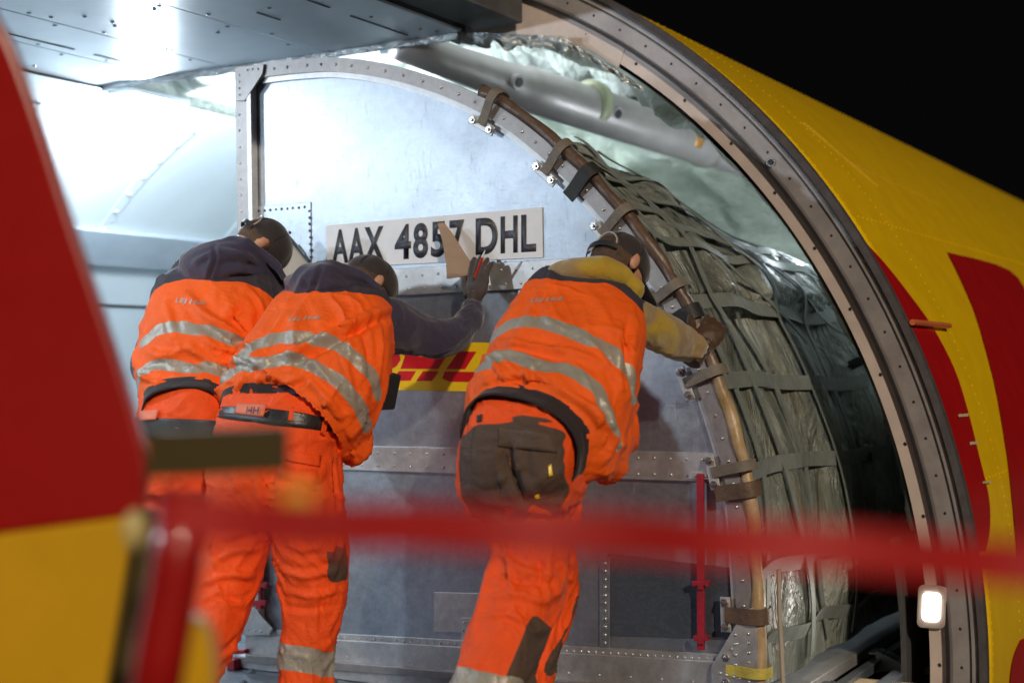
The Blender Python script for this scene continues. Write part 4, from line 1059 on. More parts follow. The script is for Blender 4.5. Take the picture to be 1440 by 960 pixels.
def person(label, spec):
    root = thing('person', label, 'person', tuple(spec['base'])); root['group'] = 'ground crew pushing the container'
    T = Limb(spec['torso']); pel = Limb(spec['pelvis']); legs = [Limb(l) for l in spec['legs']]; arms = [Limb(a, sq=2.1) for a in spec['arms']]
    hc, hf, hu = spec['head']; neck = V(T.c[-1])
    # one continuous body
    bm = NB(); T.mesh(bm, .74, a=5); pel.mesh(bm, .84)
    for l in legs: l.mesh(bm, .72)
    for a in arms: a.mesh(bm, .66)
    head_prims(bm, hc, hf, hu, neck)
    for h_ in spec['hands']: hand_prims(bm, fat=.94, **h_)
    for l in legs:
        e = V(l.c[-1]); ff = Vector((.25, .9, 0)).normalized(); tube(bm, [e, Vector((e.x, e.y, ZF+.05)), e.lerp(Vector((e.x, e.y, ZF+.045)), 1)+ff*.16], [.05, .045, .035], 12)
    me = rem(bm, .0075, 3); obj('body', me, M['skin'], root, sm=True)
    for l in legs:                      # boots
        e = V(l.c[-1]); ff = Vector((.25, .9, 0)).normalized(); bm = NB()
        tube(bm, [Vector((e.x, e.y, max(e.z, ZF+.2))), Vector((e.x, e.y, ZF+.06))], [.062, .060], 16)
        tube(bm, [Vector((e.x, e.y, ZF+.055))-ff*.06, Vector((e.x, e.y, ZF+.055))+ff*.06, Vector((e.x, e.y, ZF+.045))+ff*.19], [.052, .052, .042], 16, .95)
        obj('boot', rem(bm, .008, 3), M['belt'], root, sm=True)
    # sweater: torso lining and sleeves
    bm = NB(); T.mesh(bm, .80, a=8)
    for a in arms: a.mesh(bm, 1.0)
    me = rem(bm, .0075, 3)
    P, Nn = co_of(me), nrm_of(me); near = [a.coords(P) for a in arms]; dd = np.zeros(len(P))
    dm = np.array([((P[:, None, :]-a.c[None])**2).sum(2).min(1) for a in arms]) if arms else None
    w_i = dm.argmin(0)
    for i in range(len(P)):
        v, h, d = (near[w_i[i]][0][i], near[w_i[i]][1][i], near[w_i[i]][2][i])
        q = v*15+1.6*noise.noise(Vector((h*1.2, d*1.2, v*6+w_i[i]*9)))+.8*h
        dd[i] = ridged(h*.7, d*.7+w_i[i]*5, q)*.0072+.004*noise.noise(Vector(P[i]*14))
    set_co(me, P+Nn*dd[:, None])
    if spec['sweater'] == 'olive': set_attr(me, 'mustard', [noise.noise(Vector(p*7))-.12+.5*(p[2]-1.02) for p in P])
    obj('sweater', me, M[spec['sweater']], root, sm=True)
    # hood
    for hd in spec.get('hood', ()):
        bm = NB(); Limb(hd[0], sq=2.2).mesh(bm, 1.0); hd = hd[1:]
        for pr in hd:
            if len(pr) == 3: ell(bm, *pr[:2], 24) if False else tube(bm, pr[0], pr[1], 14)
            else: ell(bm, pr[0], pr[1], 24)
        me = rem(bm, .007, 7); P, Nn = co_of(me), nrm_of(me)
        dd = np.array([ridged(p[0]*5, p[1]*5+2, p[2]*9+2*noise.noise(Vector(p*6)))*.007+noise.noise(Vector(p*16))*.004 for p in P]); set_co(me, P+Nn*dd[:, None])
        if spec['sweater'] == 'olive': set_attr(me, 'mustard', [noise.noise(Vector(p*6))+.1+.9*(p[0]-P[:, 0].mean())*3 for p in P])
        if spec.get('hood_folds'):
            strokes(me, bvh_of(me), spec['hood_folds'])
        obj('hood', me, M[spec['sweater']], root, sm=True)
    # vest
    G = Limb(spec['torso'], grow=.006, sq=2.5); bm = NB(); G.mesh(bm, 1.0)
    for l in spec.get('vest_extra', ()):
        ell(bm, l[0], l[1], 18)
    me = rem(bm, .0062, 3)
    L_ = G.len[-1]
    fold(me, G, .015, 8.0, 2.0, spec['seed'], zone=lambda v, h, d: np.interp(v, [.004, .05, L_*.3, L_*.6, L_], [0, 1.2, 1.1, .75, .45]), diag=spec.get('diag', .6))
    strokes(me, bvh_of(me), spec.get('folds', ()), G)
    v, h, d, _ = G.coords(co_of(me)); P, Nn = co_of(me), nrm_of(me)
    gth = np.array([max(0, 1-v[i]/.12)*min(1, max(0, v[i]-.003)/.03)*.007*noise.noise(Vector((h[i]*7+3*d[i], d[i]*6, v[i]*4+spec['seed']))) for i in range(len(P))]); set_co(me, P+Nn*gth[:, None])
    P, Nn = co_of(me), nrm_of(me); set_co(me, P+Nn*np.array([.0025*noise.noise(Vector(p*22)) + .006*noise.noise(Vector(p*7)) for p in P])[:, None])
    b = bvh_of(me)
    tapes = [path_field(me, G, b, tp, spec.get('tape_half', .024)) for tp in spec['tapes']]
    v, h, d, _ = G.coords(co_of(me))
    for hx in spec.get('vtapes', ()): tapes.append(.022-abs(h-hx)*.2+np.where((v < L_*.9) & (d < .2), 0, -1))
    set_attr(me, 'tape', np.max(tapes, axis=0))
    set_attr(me, 'yoke', line_field(me, G, trace(b, G, spec['yoke'])))
    vest = obj('vest', me, M['vest'], root, sm=True)
    for s, quad in spec['text']: back_text(b, s, quad, vest)
    # waistband and belt
    band('waistband', G, -.050, .016, M['blackc'], root, spec.get('wb', -.012), .006, wob=.004)
    # trousers
    bm = NB(); pel.mesh(bm, 1.0)
    for l in legs: l.mesh(bm, 1.0)
    for e in spec.get('seat', ()): ell(bm, e[0], e[1], 20)
    me = rem(bm, .0068, 4)
    P, Nn = co_of(me), nrm_of(me); ls = [pel]+legs; cs = [l.coords(P) for l in ls]; dm = np.array([((P[:, None, :]-l.c[None])**2).sum(2).min(1) for l in ls]); wi = dm.argmin(0); dd = np.zeros(len(P))
    for i in range(len(P)):
        k = wi[i]; vv, hh, dq = cs[k][0][i], cs[k][1][i], cs[k][2][i]; p = P[i]
        q = p[2]*13+1.5*noise.noise(Vector((hh*1.1+k*7, dq, p[2]*6)))+.9*hh
        a_ = .0085 if k else .005
        r1 = max(0, (ridged(hh*.8+k*3, dq*.8, q)-.3)/.7)**1.6*1.6; r2 = max(0, (ridged(hh*1.4+k, dq*1.4+4, q*1.7+2*hh)-.3)/.7)**1.6*1.6
        dd[i] = a_*(1.1*r1+.6*r2-.3)*max(.15, .6+.9*noise.noise(Vector((hh*1.1, dq+k*2, p[2]*5))))+.004*noise.noise(Vector(p*9))
    set_co(me, P+Nn*(dd-.002)[:, None])
    strokes(me, bvh_of(me), spec.get('leg_folds', ()))
    b = bvh_of(me); pf = [np.full(len(P), -.05)]
    for li, pix, front in spec.get('patches', ()): pf.append(poly_field(me, ls[li], b, pix, front)+np.where((wi == li) | (li == 0), 0, -.2 if li else 0))
    set_attr(me, 'patch', np.max(pf, axis=0))
    tf = [np.full(len(P), -.05)]
    for li, pix, hw in spec.get('leg_tapes', ()): tf.append(np.where(wi == li, line_field(me, ls[li], trace(b, ls[li], pix), hw), -.05))
    set_attr(me, 'tape', np.max(tf, axis=0))
    tro = obj('trousers', me, M['trouser'], root, sm=True)
    if spec.get('belt'): band('belt', pel, spec['belt'][0], spec['belt'][1], M['belt'], tro, spec['belt'][2], .004)
    for pix, m_, nm, off in spec.get('decals', ()): piece(nm, b, pix, m_, tro, off)
    for pts, r_ in spec.get('seams', ()):
        q = [hit(b, x, y) for x, y in crom(pts, 5)]; q = [p for p in q if p is not None]
        if len(q) > 2: bm = NB(); tube(bm, q, r_, 6); obj('seam', bm, M['seam'], tro)
    for h_, gm in zip(spec['hands'], spec['glove']): glove(root, h_, gm)
    cap(root, hc, hf, hu, open_back=spec.get('open_back', False))
    return root, b

def hand_spec(w_, tip, Nb, side, **k): return dict(w_=w_, F_=tip-w_, Nb=Nb, side=side, **k)
VX = Vector
# ---- right-hand man, nearest the arc
C_torso = [(658, 584, 824, 652, 3.36, .74), (655, 568, 850, 648, 3.41, .74), (664, 543, 874, 626, 3.47, .72), (680, 512, 888, 592, 3.53, .70), (694, 474, 897, 548, 3.59, .66), (715, 440, 904, 505, 3.66, .60), (738, 408, 906, 462, 3.73, .52), (757, 388, 902, 432, 3.78, .44), (795, 376, 888, 404, 3.82, .36)]
C_pel = [(668, 556, 822, 618, 3.39, .70), (659, 584, 824, 645, 3.37, .74), (648, 625, 824, 690, 3.39, .80), (646, 665, 818, 722, 3.41, .82), (658, 705, 815, 745, 3.41, .75)]
C_legA = [(660, 690, 812, 722, 3.41, .8), (683, 735, 806, 748, 3.40, .9), (690, 775, 800, 785, 3.38, .95), (684, 815, 797, 825, 3.35, 1.), (672, 852, 782, 864, 3.30, 1.), (660, 890, 766, 905, 3.25, 1.), (647, 930, 750, 950, 3.20, 1.), (632, 975, 735, 1000, 3.15, 1.), (615, 1060, 705, 1085, 3.08, 1.)]
C_legB = [(735, 700, 818, 725, 3.50, .9), (745, 760, 806, 770, 3.58, 1.), (742, 800, 814, 810, 3.63, 1.), (742, 835, 813, 842, 3.64, 1.), (738, 880, 798, 893, 3.58, 1.), (722, 930, 778, 948, 3.50, 1.), (708, 985, 765, 1000, 3.42, 1.), (695, 1060, 745, 1070, 3.36, 1.)]
C_armR = [(872, 425, 880, 470, 3.72, .9), (898, 424, 892, 477, 3.78, .95), (922, 433, 910, 489, 3.86, .95), (946, 447, 934, 500, 3.95, .95), (968, 461, 955, 505, 4.04, .95), (980, 470, 970, 506, 4.06, .95), (988, 478, 979, 504, 4.09, .95)]
C_armL = [(770, 400, 800, 430, 3.80, .9), (775, 410, 805, 438, 3.95, .9), (778, 420, 806, 445, 4.08, .9), (782, 425, 803, 445, 4.16, .9)]
ch = PY(869, 377, 3.94)
rh = hand_spec(PY(984, 491, 4.10), PY(1009, 452, 4.17), VX((.45, -.85, .25)), 1, curl=(22, 46, 40), spread=3, thumb_out=38, thumb_curl=5, scale=1.0)
lh = hand_spec(PY(790, 435, 4.18), PY(795, 405, 4.29), VX((0, -1, .1)), -1, curl=(10, 12, 8))
pr, C_b = person('person in orange vest over tan sweater with brown seat patches, rightmost, gripping the container edge', dict(
    base=(PY(740, 600, 3.4).x, 3.4, ZF), torso=C_torso, pelvis=C_pel, legs=[C_legA, C_legB], arms=[C_armR, C_armL], head=(ch, VX((.316, .66, -.68)), VX((.122, .70, .70))), hands=[rh, lh], glove=[M['glove_b'], M['glove_b']], sweater='olive', seed=2, open_back=True,
    hood=[[[(770, 376, 774, 384, 3.72, 1.2), (786, 369, 792, 392, 3.72, 1.3), (812, 364, 820, 398, 3.73, 1.4), (842, 362, 850, 400, 3.76, 1.4), (868, 369, 872, 406, 3.79, 1.3), (888, 385, 886, 416, 3.81, 1.2), (902, 404, 896, 426, 3.80, 1.)]]],
    folds=[([(695, 480), (740, 487), (800, 494), (850, 512)], .012, .014), ([(690, 492), (730, 489), (790, 505)], -.008, .010), ([(700, 536), (760, 540), (830, 566)], -.010, .012), ([(735, 548), (790, 552), (850, 590), (868, 620)], .013, .014), ([(884, 450), (882, 500), (890, 560)], -.012, .012), ([(870, 455), (868, 500), (876, 560)], .010, .014), ([(762, 400), (745, 440), (712, 500)], .006, .016), ([(790, 560), (830, 590), (845, 630)], -.010, .010), ([(672, 548), (690, 535), (710, 530)], .009, .010), ([(720, 548), (724, 562), (722, 575)], .007, .007), ([(750, 552), (752, 566)], .007, .006), ([(850, 560), (865, 600), (860, 640)], .012, .014), ([(820, 400), (850, 440), (862, 470)], .006, .016)],
    leg_folds=[([(680, 625), (684, 660), (692, 690)], .020, .07), ([(762, 630), (766, 665), (770, 695)], .024, .07), ([(712, 615), (716, 660), (738, 705)], -.022, .016), ([(692, 770), (735, 800), (782, 808)], .010, .011), ([(690, 800), (720, 815), (775, 822)], -.007, .009), ([(684, 840), (730, 835), (770, 850)], .009, .011), ([(700, 755), (715, 790), (720, 830)], .006, .010), ([(780, 760), (770, 800), (772, 850)], .008, .010), ([(745, 760), (760, 790), (762, 830)], -.006, .010), ([(672, 868), (710, 862), (745, 875)], .007, .010), ([(712, 625), (718, 660), (735, 700)], -.014, .012), ([(660, 700), (690, 715), (720, 720)], -.006, .010), ([(740, 650), (720, 665), (705, 675)], .008, .008)],
    vest_extra=[(PY(850, 648, 3.58), [VX((.055, .0, -.02)), VX((0, .10, 0)), VX((.02, .0, .055))]), (PY(868, 610, 3.60), [VX((.045, .0, -.02)), VX((0, .10, 0)), VX((.02, .0, .10))])],
    tapes=[[(698, 470), (712, 458), (735, 452), (770, 455), (805, 466), (840, 482), (868, 502), (886, 530), (893, 560)], [(686, 512), (700, 499), (722, 501), (760, 514), (795, 518), (826, 535), (845, 555), (852, 580)]], tape_half=.0220,
    yoke=[(752, 392), (775, 393), (800, 395), (830, 398), (855, 398), (875, 410), (898, 432), (905, 440)],
    text=[('LEJ Hub', ((744, 427), (792, 424), (794, 416), (746, 419)))], wb=-.004,
    patches=[(0, [(650, 612), (668, 596), (700, 588), (735, 583), (770, 588), (795, 606), (800, 640), (802, 680), (795, 722), (750, 700), (700, 742), (668, 740), (648, 690), (646, 640)], -.15),
             (1, [(660, 700), (700, 735), (740, 700), (795, 715), (793, 735), (785, 742), (775, 700), (752, 702), (735, 735), (690, 738)], -.3),
             (1, [(747, 862), (735, 895), (722, 925), (708, 958), (700, 985), (722, 995, 1.8), (742, 950, 1.8), (757, 910, 1.8), (772, 870, 1.8)], -.6),
             (2, [(800, 815), (815, 820), (818, 860), (800, 900), (775, 950), (760, 950), (790, 890)], -.9)],
    leg_tapes=[(1, [(640, 955), (670, 962), (700, 968), (735, 975)], .030)],
    seams=[([(712, 640), (720, 668), (732, 696)], .0012), ([(668, 600), (663, 622), (662, 650)], .0009)],
    decals=[([(702, 601), (778, 611), (784, 636), (701, 627)], M['pocket'], 'pocket_flap', .006), ([(771, 655), (775, 652), (777, 668), (772, 670)], M['yellow_s'], 'zip_pull', .004), ([(752, 697), (758, 695), (759, 700), (753, 701)], M['yellow_s'], 'logo_tab', .004), ([(671, 584), (678, 582), (677, 592), (671, 594)], M['blackc'], 'belt_loop', .004)]))
# ---- middle man
B_torso = [(314, 573, 477, 618, 3.41, .68), (309, 557, 488, 617, 3.43, .72), (322, 534, 514, 606, 3.465, .72), (340, 502, 536, 572, 3.50, .70), (357, 472, 549, 528, 3.55, .66), (372, 446, 553, 487, 3.61, .60), (388, 424, 552, 455, 3.67, .54), (404, 405, 545, 430, 3.73, .46), (432, 388, 520, 408, 3.77, .36)]
B_pel = [(320, 550, 470, 588, 3.42, .66), (312, 574, 474, 610, 3.405, .74), (302, 615, 478, 650, 3.40, .82), (297, 665, 482, 690, 3.39, .85), (296, 705, 483, 728, 3.39, .75)]
B_legL = [(296, 680, 395, 715, 3.38, .9), (292, 725, 388, 745, 3.36, .95), (280, 785, 370, 800, 3.32, 1.), (264, 840, 354, 850, 3.28, 1.), (246, 885, 334, 897, 3.22, 1.), (224, 940, 306, 952, 3.16, 1.), (198, 1000, 280, 1012, 3.10, 1.), (180, 1060, 250, 1075, 3.05, 1.)]
B_legR = [(378, 690, 484, 700, 3.40, .9), (384, 738, 487, 740, 3.41, .95), (392, 790, 491, 792, 3.42, 1.), (398, 838, 486, 842, 3.42, 1.), (400, 885, 476, 895, 3.41, 1.), (395, 935, 465, 948, 3.40, 1.), (388, 990, 455, 1003, 3.38, 1.), (384, 1060, 445, 1070, 3.36, 1.)]
B_armR = [(520, 425, 530, 480, 3.72, .95), (542, 419, 542, 492, 3.78, .95), (566, 428, 563, 497, 3.85, .95), (592, 442, 588, 500, 3.92, .95), (612, 451, 618, 502, 3.98, .95), (632, 450, 655, 488, 4.06, .95), (645, 437, 676, 460, 4.14, .95), (652, 424, 681, 440, 4.19, .95)]
B_armL = [(430, 420, 455, 450, 3.75, .9), (440, 425, 465, 452, 3.95, .9), (450, 428, 472, 450, 4.10, .9), (452, 430, 472, 448, 4.17, .9)]
bh = PY(517, 404, 3.95)
rhB = hand_spec(PY(667, 424, 4.205), PY(679, 352, 4.245), VX((.0, -1, .05)), 1, curl=(5, 9, 7), spread=3.5, thumb_out=34, thumb_curl=20)
lhB = hand_spec(PY(462, 438, 4.19), PY(466, 405, 4.29), VX((0, -1, .1)), -1, curl=(10, 12, 8))
pb, B_b = person('person in navy hood with gloved hand raised against the container, middle of the three', dict(
    base=(PY(400, 600, 3.4).x, 3.4, ZF), torso=B_torso, pelvis=B_pel, legs=[B_legL, B_legR], arms=[B_armR, B_armL], head=(bh, VX((.34, .66, -.66)), VX((.122, .70, .70))), hands=[rhB, lhB], glove=[M['glove'], M['glove']], sweater='navy', seed=5, hood_folds=[([(452, 374), (446, 392), (440, 410), (436, 424)], -.009, .007), ([(462, 395), (480, 402), (505, 408)], .010, .010), ([(455, 412), (480, 414), (505, 412)], -.008, .008), ([(425, 392), (432, 402), (446, 400)], -.007, .007), ([(470, 380), (492, 392), (515, 402)], -.007, .008)],
    hood=[[[(406, 396, 409, 410, 3.63, 1.0), (414, 384, 420, 420, 3.62, 1.2), (429, 374, 438, 430, 3.62, 1.3), (450, 368, 458, 433, 3.63, 1.3), (470, 371, 478, 427, 3.66, 1.3), (490, 378, 497, 420, 3.69, 1.3), (510, 387, 516, 418, 3.72, 1.2), (532, 402, 534, 424, 3.73, 1.)], ([PY(445, 369, 3.61), PY(465, 369, 3.62), PY(495, 381, 3.66), PY(518, 393, 3.69), PY(536, 410, 3.70)], [.006, .010, .012, .012, .008], 0)]],
    folds=[([(552, 432), (520, 444), (480, 462), (440, 482), (405, 498), (362, 508)], .022, .015), ([(545, 446), (500, 466), (460, 490), (415, 510)], -.010, .012), ([(530, 440), (535, 490), (530, 540)], .010, .013), ([(505, 456), (515, 490), (520, 530)], -.008, .012), ([(470, 480), (490, 530), (498, 580)], .009, .012), ([(440, 520), (420, 540), (390, 548)], -.010, .010), ([(430, 530), (460, 560), (478, 590)], .011, .012), ([(345, 520), (338, 540), (325, 552)], .012, .010), ([(365, 525), (360, 545)], .009, .008), ([(385, 530), (384, 545)], .008, .007), ([(400, 440), (380, 470), (362, 495)], .008, .014), ([(420, 500), (445, 515), (470, 545)], .010, .012)],
    leg_folds=[([(335, 630), (338, 665), (345, 690)], .016, .07), ([(430, 640), (434, 675), (440, 700)], .018, .07), ([(382, 630), (382, 680), (380, 740)], -.014, .014), ([(300, 790), (330, 775), (365, 770)], .010, .010), ([(285, 820), (320, 808), (358, 812)], .009, .010), ([(280, 850), (310, 840), (345, 845)], -.007, .009), ([(310, 765), (340, 758), (372, 745)], -.008, .010), ([(395, 800), (430, 810), (475, 800)], .009, .010), ([(400, 830), (440, 838), (480, 828)], .009, .010), ([(398, 850), (430, 856), (475, 850)], -.006, .009), ([(370, 640), (372, 700), (375, 745)], -.012, .012), ([(470, 640), (474, 690), (478, 740)], -.008, .009), ([(402, 762), (420, 772), (450, 770)], .008, .010)],
    vest_extra=[(PY(490, 612, 3.54), [VX((.060, .0, -.03)), VX((0, .10, 0)), VX((.02, .0, .075))])],
    tapes=[[(342, 500), (352, 488), (375, 479), (400, 474), (430, 475), (455, 478), (480, 488), (505, 508), (525, 532), (532, 555)], [(318, 528), (335, 517), (360, 511), (385, 506), (410, 504), (440, 514), (470, 532), (495, 556), (510, 580), (516, 600)]], tape_half=.0220,
    yoke=[(392, 402), (410, 404), (430, 408), (455, 412), (480, 410), (505, 412), (520, 414), (540, 420)],
    text=[('LEJ Hub', ((404, 453), (450, 450), (451, 442), (406, 446)))], wb=-.004,
    patches=[(2, [(457, 768), (478, 765), (496, 780), (500, 812), (480, 820), (462, 818)], -.5)], belt=(.035, .060, .002),
    leg_tapes=[(2, [(396, 922), (420, 926), (445, 930), (465, 934)], .040)],
    seams=[([(470, 640), (467, 660), (470, 700)], .0010)],
    decals=[([(334, 566), (375, 568), (370, 586), (330, 581)], mat('coral_label', (.75, .18, .09), .6), 'brand_patch', .014),([(404, 633), (452, 640), (450, 656), (402, 647)], M['trouser'], 'pocket_flap', .006),
            ([(408, 572), (414, 572), (411, 592), (405, 591)], M['trouser'], 'belt_loop', .012), ([(455, 590), (461, 592), (457, 612), (451, 609)], M['trouser'], 'belt_loop', .012)]))
bm = NB(); q = PY(545, 550, 3.62); Mx = Matrix.Rotation(.25, 3, 'Y'); box(bm, q, .035, .07, .11, Mx); box(bm, q+VX((.008, -.02, .065)), .012, .02, .03, Mx); o = obj('radio_pouch', bm, M['black'], pb, bevel=.008)
back_text(B_b, 'HH', ((345, 581), (364, 582), (365, 572), (346, 571)), pb, .02, .1, .022, 'letter', 'patch_print')
# ---- left man
A_torso = [(194, 570, 338, 588, 3.39, .74), (190, 556, 346, 574, 3.44, .74), (192, 532, 354, 550, 3.50, .74), (199, 492, 368, 516, 3.55, .72), (206, 455, 384, 482, 3.60, .68), (216, 425, 396, 454, 3.66, .62), (231, 399, 404, 430, 3.72, .54), (252, 377, 400, 410, 3.77, .46), (292, 362, 382, 388, 3.81, .36)]
A_pel = [(197, 560, 334, 574, 3.42, .74), (196, 592, 334, 606, 3.40, .78), (192, 640, 332, 652, 3.44, .84), (192, 690, 330, 700, 3.44, .8)]
A_legL = [(192, 670, 270, 680, 3.44, .95), (186, 760, 258, 766, 3.42, 1.), (178, 860, 242, 866, 3.38, 1.), (165, 960, 225, 966, 3.32, 1.), (158, 1020, 212, 1030, 3.28, 1.)]
A_legR = [(255, 670, 330, 680, 3.46, .95), (246, 740, 316, 745, 3.46, 1.), (238, 820, 300, 826, 3.44, 1.), (228, 900, 285, 905, 3.42, 1.), (220, 1010, 272, 1020, 3.40, 1.)]
A_armR = [(372, 420, 385, 460, 3.74, .95), (392, 415, 402, 452, 3.84, .95), (412, 420, 420, 452, 3.96, .95), (430, 428, 436, 450, 4.10, .95), (438, 430, 443, 449, 4.17, .95)]
A_armL = [(262, 420, 225, 440, 3.66, .9), (240, 450, 202, 470, 3.66, .9), (222, 485, 182, 500, 3.68, .95), (214, 515, 184, 525, 3.80, .95), (222, 525, 200, 540, 3.95, .95), (232, 520, 212, 536, 4.08, .95)]
ah = PY(366, 349, 3.93)
rhA = hand_spec(PY(440, 440, 4.18), PY(444, 410, 4.29), VX((0, -1, .1)), 1, curl=(10, 12, 8))
lhA = hand_spec(PY(224, 528, 4.10), PY(228, 500, 4.28), VX((0, -1, .1)), -1, curl=(10, 12, 8))
pa, A_b = person('person in navy hood and charcoal cap with ear showing, leftmost of the three', dict(
    base=(PY(265, 600, 3.44).x, 3.44, ZF), torso=A_torso, pelvis=A_pel, legs=[A_legL, A_legR], arms=[A_armR, A_armL], head=(ah, VX((.318, .351, -.88)), VX((.525, .697, .47))), hands=[rhA, lhA], glove=[M['glove'], M['glove']], sweater='navy', seed=9, hood_folds=[([(300, 345), (303, 362), (297, 382), (292, 398)], -.010, .006), ([(306, 352), (330, 356), (360, 366)], .009, .011), ([(312, 385), (340, 380), (372, 388)], .010, .011), ([(305, 372), (335, 368), (365, 378)], -.008, .009), ([(272, 370), (285, 362), (296, 358)], .007, .010)], open_back=True,
    hood=[[[(255, 368, 258, 384, 3.65, 1.0), (266, 355, 272, 396, 3.64, 1.1), (284, 345, 292, 404, 3.63, 1.2), (304, 339, 314, 406, 3.63, 1.2), (326, 337, 334, 400, 3.65, 1.2), (346, 341, 352, 394, 3.68, 1.2), (366, 354, 369, 393, 3.71, 1.2), (386, 372, 386, 401, 3.74, 1.1), (400, 389, 396, 408, 3.75, 1.)], ([PY(300, 340, 3.61), PY(325, 337, 3.62), PY(346, 341, 3.63), PY(370, 357, 3.67), PY(390, 376, 3.70), PY(401, 394, 3.71)], [.006, .010, .012, .012, .011, .008], 0), ([PY(298, 345, 3.57), PY(302, 365, 3.55), PY(296, 385, 3.56), PY(292, 398, 3.58)], [.003, .006, .006, .003], 0)]],
    folds=[([(262, 412), (285, 440), (320, 462), (350, 478)], .014, .016), ([(345, 432), (330, 450), (360, 478)], -.014, .016), ([(232, 425), (240, 450), (245, 475)], .008, .012), ([(318, 478), (350, 482), (372, 500)], -.012, .014), ([(205, 490), (225, 500), (250, 498)], .009, .012), ([(265, 485), (290, 505), (330, 512)], .010, .013), ([(215, 535), (250, 545), (300, 540)], .009, .011), ([(200, 550), (240, 556), (300, 560)], -.008, .010), ([(350, 405), (365, 425), (372, 450)], .010, .012)],
    tapes=[[(206, 478), (222, 464), (245, 459), (270, 462), (300, 468), (330, 480), (355, 492)], [(194, 527), (212, 516), (235, 513), (265, 516), (295, 518), (325, 528)]], tape_half=.0220,
    yoke=[(218, 408), (235, 398), (262, 392), (300, 396), (330, 396), (352, 400), (372, 410), (390, 425)],
    text=[('LEJ Hub', ((246, 427), (288, 431), (289, 422), (247, 418)))], wb=-.004, belt=(.055, .085, .002),
    decals=[([(197, 578), (223, 576), (219, 590), (196, 591)], mat('coral_label', (.75, .18, .09), .6), 'brand_patch', .012)], leg_tapes=[]))
# ------------------------------------------------------------------ things held or stuck on
pen = NB(); a, b = PY(668, 390, 4.195), PY(682, 352, 4.175); tube(pen, [a, a.lerp(b, .75)], .0048, 10); o = obj('pen', pen, M['pen']); tag(o, 'red pen with a pale tip held in the raised dark glove', 'pen')
pen = NB(); tube(pen, [a.lerp(b, .75), b], [.0046, .0015], 10); obj('pen_tip', pen, M['plate'], o)
pix = [(615, 314), (623, 313), (636, 330), (648, 350), (660, 368), (659, 387), (628, 392), (627, 370), (622, 340)]
bm = NB(); ff = [PY(x, y, 4.262-.0016*(x-615)*.4) for x, y in pix]; prism(bm, ff, (0, .010, 0)); o = obj('wooden_wedge', bm, M['kraft'], bevel=.001); tag(o, 'curved brown wedge-shaped board over the number plate beside the raised glove', 'wedge')
o['category'] = 'board wedge'
bm = NB(); ff = [PY(x, y, 4.20) for x, y in ((404, 330), (436, 368), (432, 400), (392, 420), (385, 360))]; prism(bm, ff, (0, .005, 0)); o = obj('clipboard', bm, M['paper']); tag(o, 'grey-beige clipboard with dark edge behind the capped head', 'clipboard')
bm = NB(); ribbon(bm, [PY(403, 329, 4.198), PY(436, 368, 4.198)], [Vector((0, -1, 0))]*2, .012, .006); obj('board_edge', bm, M['black'], o)
bm = NB(); tube(bm, [PY(420, 345, 4.19), PY(430, 358, 4.19)], .005, 8); obj('board_clip', bm, M['bolt'], o)
# ------------------------------------------------------------------ foreground: loader guard, out of focus
def slab(name, pix, t0, m_, parent, th=.02, dt=None):
    P = [PD(x, y, t0 if dt is None else t0+dt*(x-100)/100) for x, y in crom(pix+[pix[0]], 5)[:-1]] if len(pix) > 6 else [PD(x, y, t0) for x, y in pix]
    bm = NB(); prism(bm, P, V(F)*th); return obj(name, bm, m_, parent)
pn = thing('loader_panel', 'large red panel with yellow lower half filling the left edge, close and out of focus', 'panel', tuple(PD(60, 1100, 1.75)))
edge = [(-10, 20), (14, 62), (52, 165), (95, 300), (132, 410), (165, 510), (192, 600), (204, 655), (200, 715)]
bm = NB(); pts = [PD(x, y, 1.75) for x, y in [(-160, -120), (-60, -120)]+[tuple(p) for p in crom(edge, 4)]+[(198, 724), (-160, 772)]]; prism(bm, pts, V(F)*.03); obj('upper_panel', bm, M['near_red'], pn, bevel=.006)
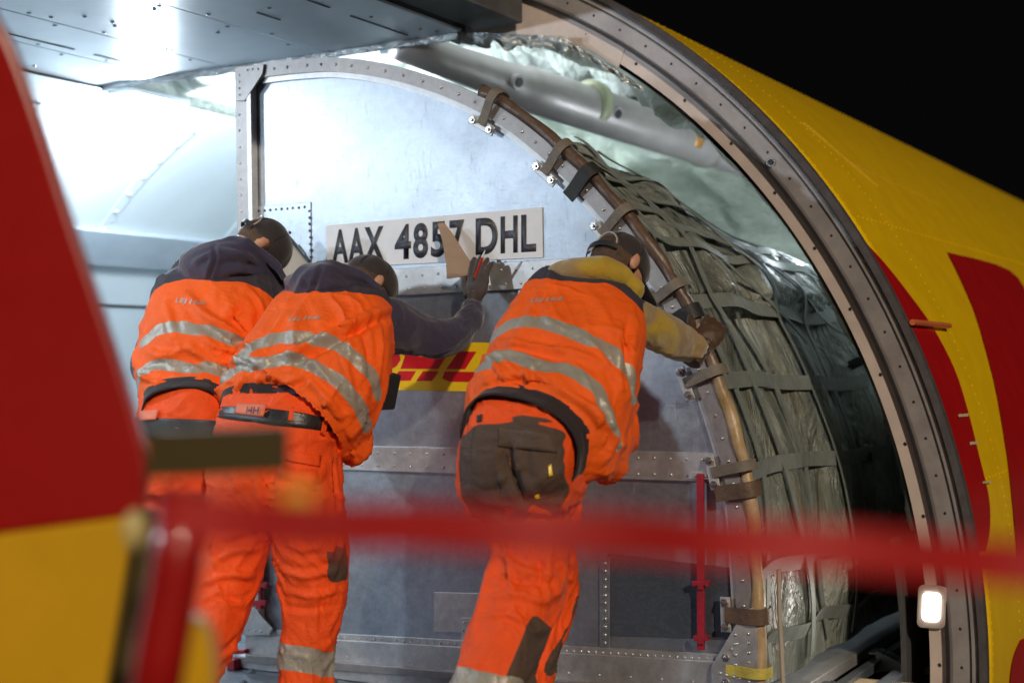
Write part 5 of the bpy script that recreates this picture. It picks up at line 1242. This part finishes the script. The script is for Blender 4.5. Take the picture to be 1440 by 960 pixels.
bm = NB(); pts = [PD(x, y, 1.75) for x, y in [(-160, 772), (186, 725), (182, 760), (168, 850), (150, 960), (130, 1100), (-160, 1100)]]; prism(bm, pts, V(F)*.03); obj('lower_panel', bm, M['near_yellow'], pn, bevel=.006)
bm = NB(); pts = [PD(x, y, 1.74) for x, y in [(186, 725), (206, 716), (214, 745), (204, 850), (182, 960), (168, 1100), (132, 1100), (152, 960), (170, 850), (184, 760)]]; prism(bm, pts, V(F)*.05); obj('edge_strip', bm, M['olivebar'], pn, bevel=.006)
gd = thing('guard_rail', 'blurred olive and yellow guard rail bracket with red post at lower left', 'guard rail', tuple(PD(230, 1100, 1.3)))
slab('rail_bracket', [(206, 606), (398, 600), (398, 664), (206, 672)], 1.30, M['olivebar'], gd, .03)
bm = NB(); pts = [PD(x, y, 1.25) for x, y in ((262, 690), (248, 800), (226, 920), (205, 1060))]; tube(bm, pts, .023, 18); obj('red_post', bm, M['near_red'], gd, sm=True)
bm = NB(); pts = [PD(x, y, 1.38) for x, y in [(262, 868), (282, 872), (296, 900), (300, 935), (298, 1060), (250, 1060)]]; prism(bm, pts, V(F)*.03); obj('yellow_foot', bm, M['near_yellow'], gd)
bm = NB(); ell(bm, PD(190, 745, 1.28), [V(RV)*.010, V(F)*.010, V(UV)*.018]); obj('rail_knob', bm, mat('pale_yellow_plastic', (.6, .5, .2), .4), gd, sm=True)
bm = NB(); P = []; 
for k in range(41):
    x = 232+(1500-232)*k/40; y = np.interp(x, [232, 300, 600, 900, 1200, 1500], [716, 733, 741, 753, 772, 800]); P.append(PD(x, y, .80)+V(F)*.003*math.sin(k*.7))
nn = [-V(F)+V(UV)*.15*math.sin(k*.5) for k in range(41)]; ribbon(bm, P, nn, .026, .002)
o = obj('barrier_strap', bm, M['near_strap'], sm=False); tag(o, 'red webbing barrier strap stretched across the lower picture, very close and out of focus', 'barrier strap')
bm = NB(); ell(bm, PD(418, 698, .84), [V(RV)*.010, V(F)*.004, V(UV)*.007]); obj('bokeh_disc', bm, mat('amber_bokeh', (.9, .5, .05), .15), o, sm=True)  # amber disc modelled for a blurred glint of light
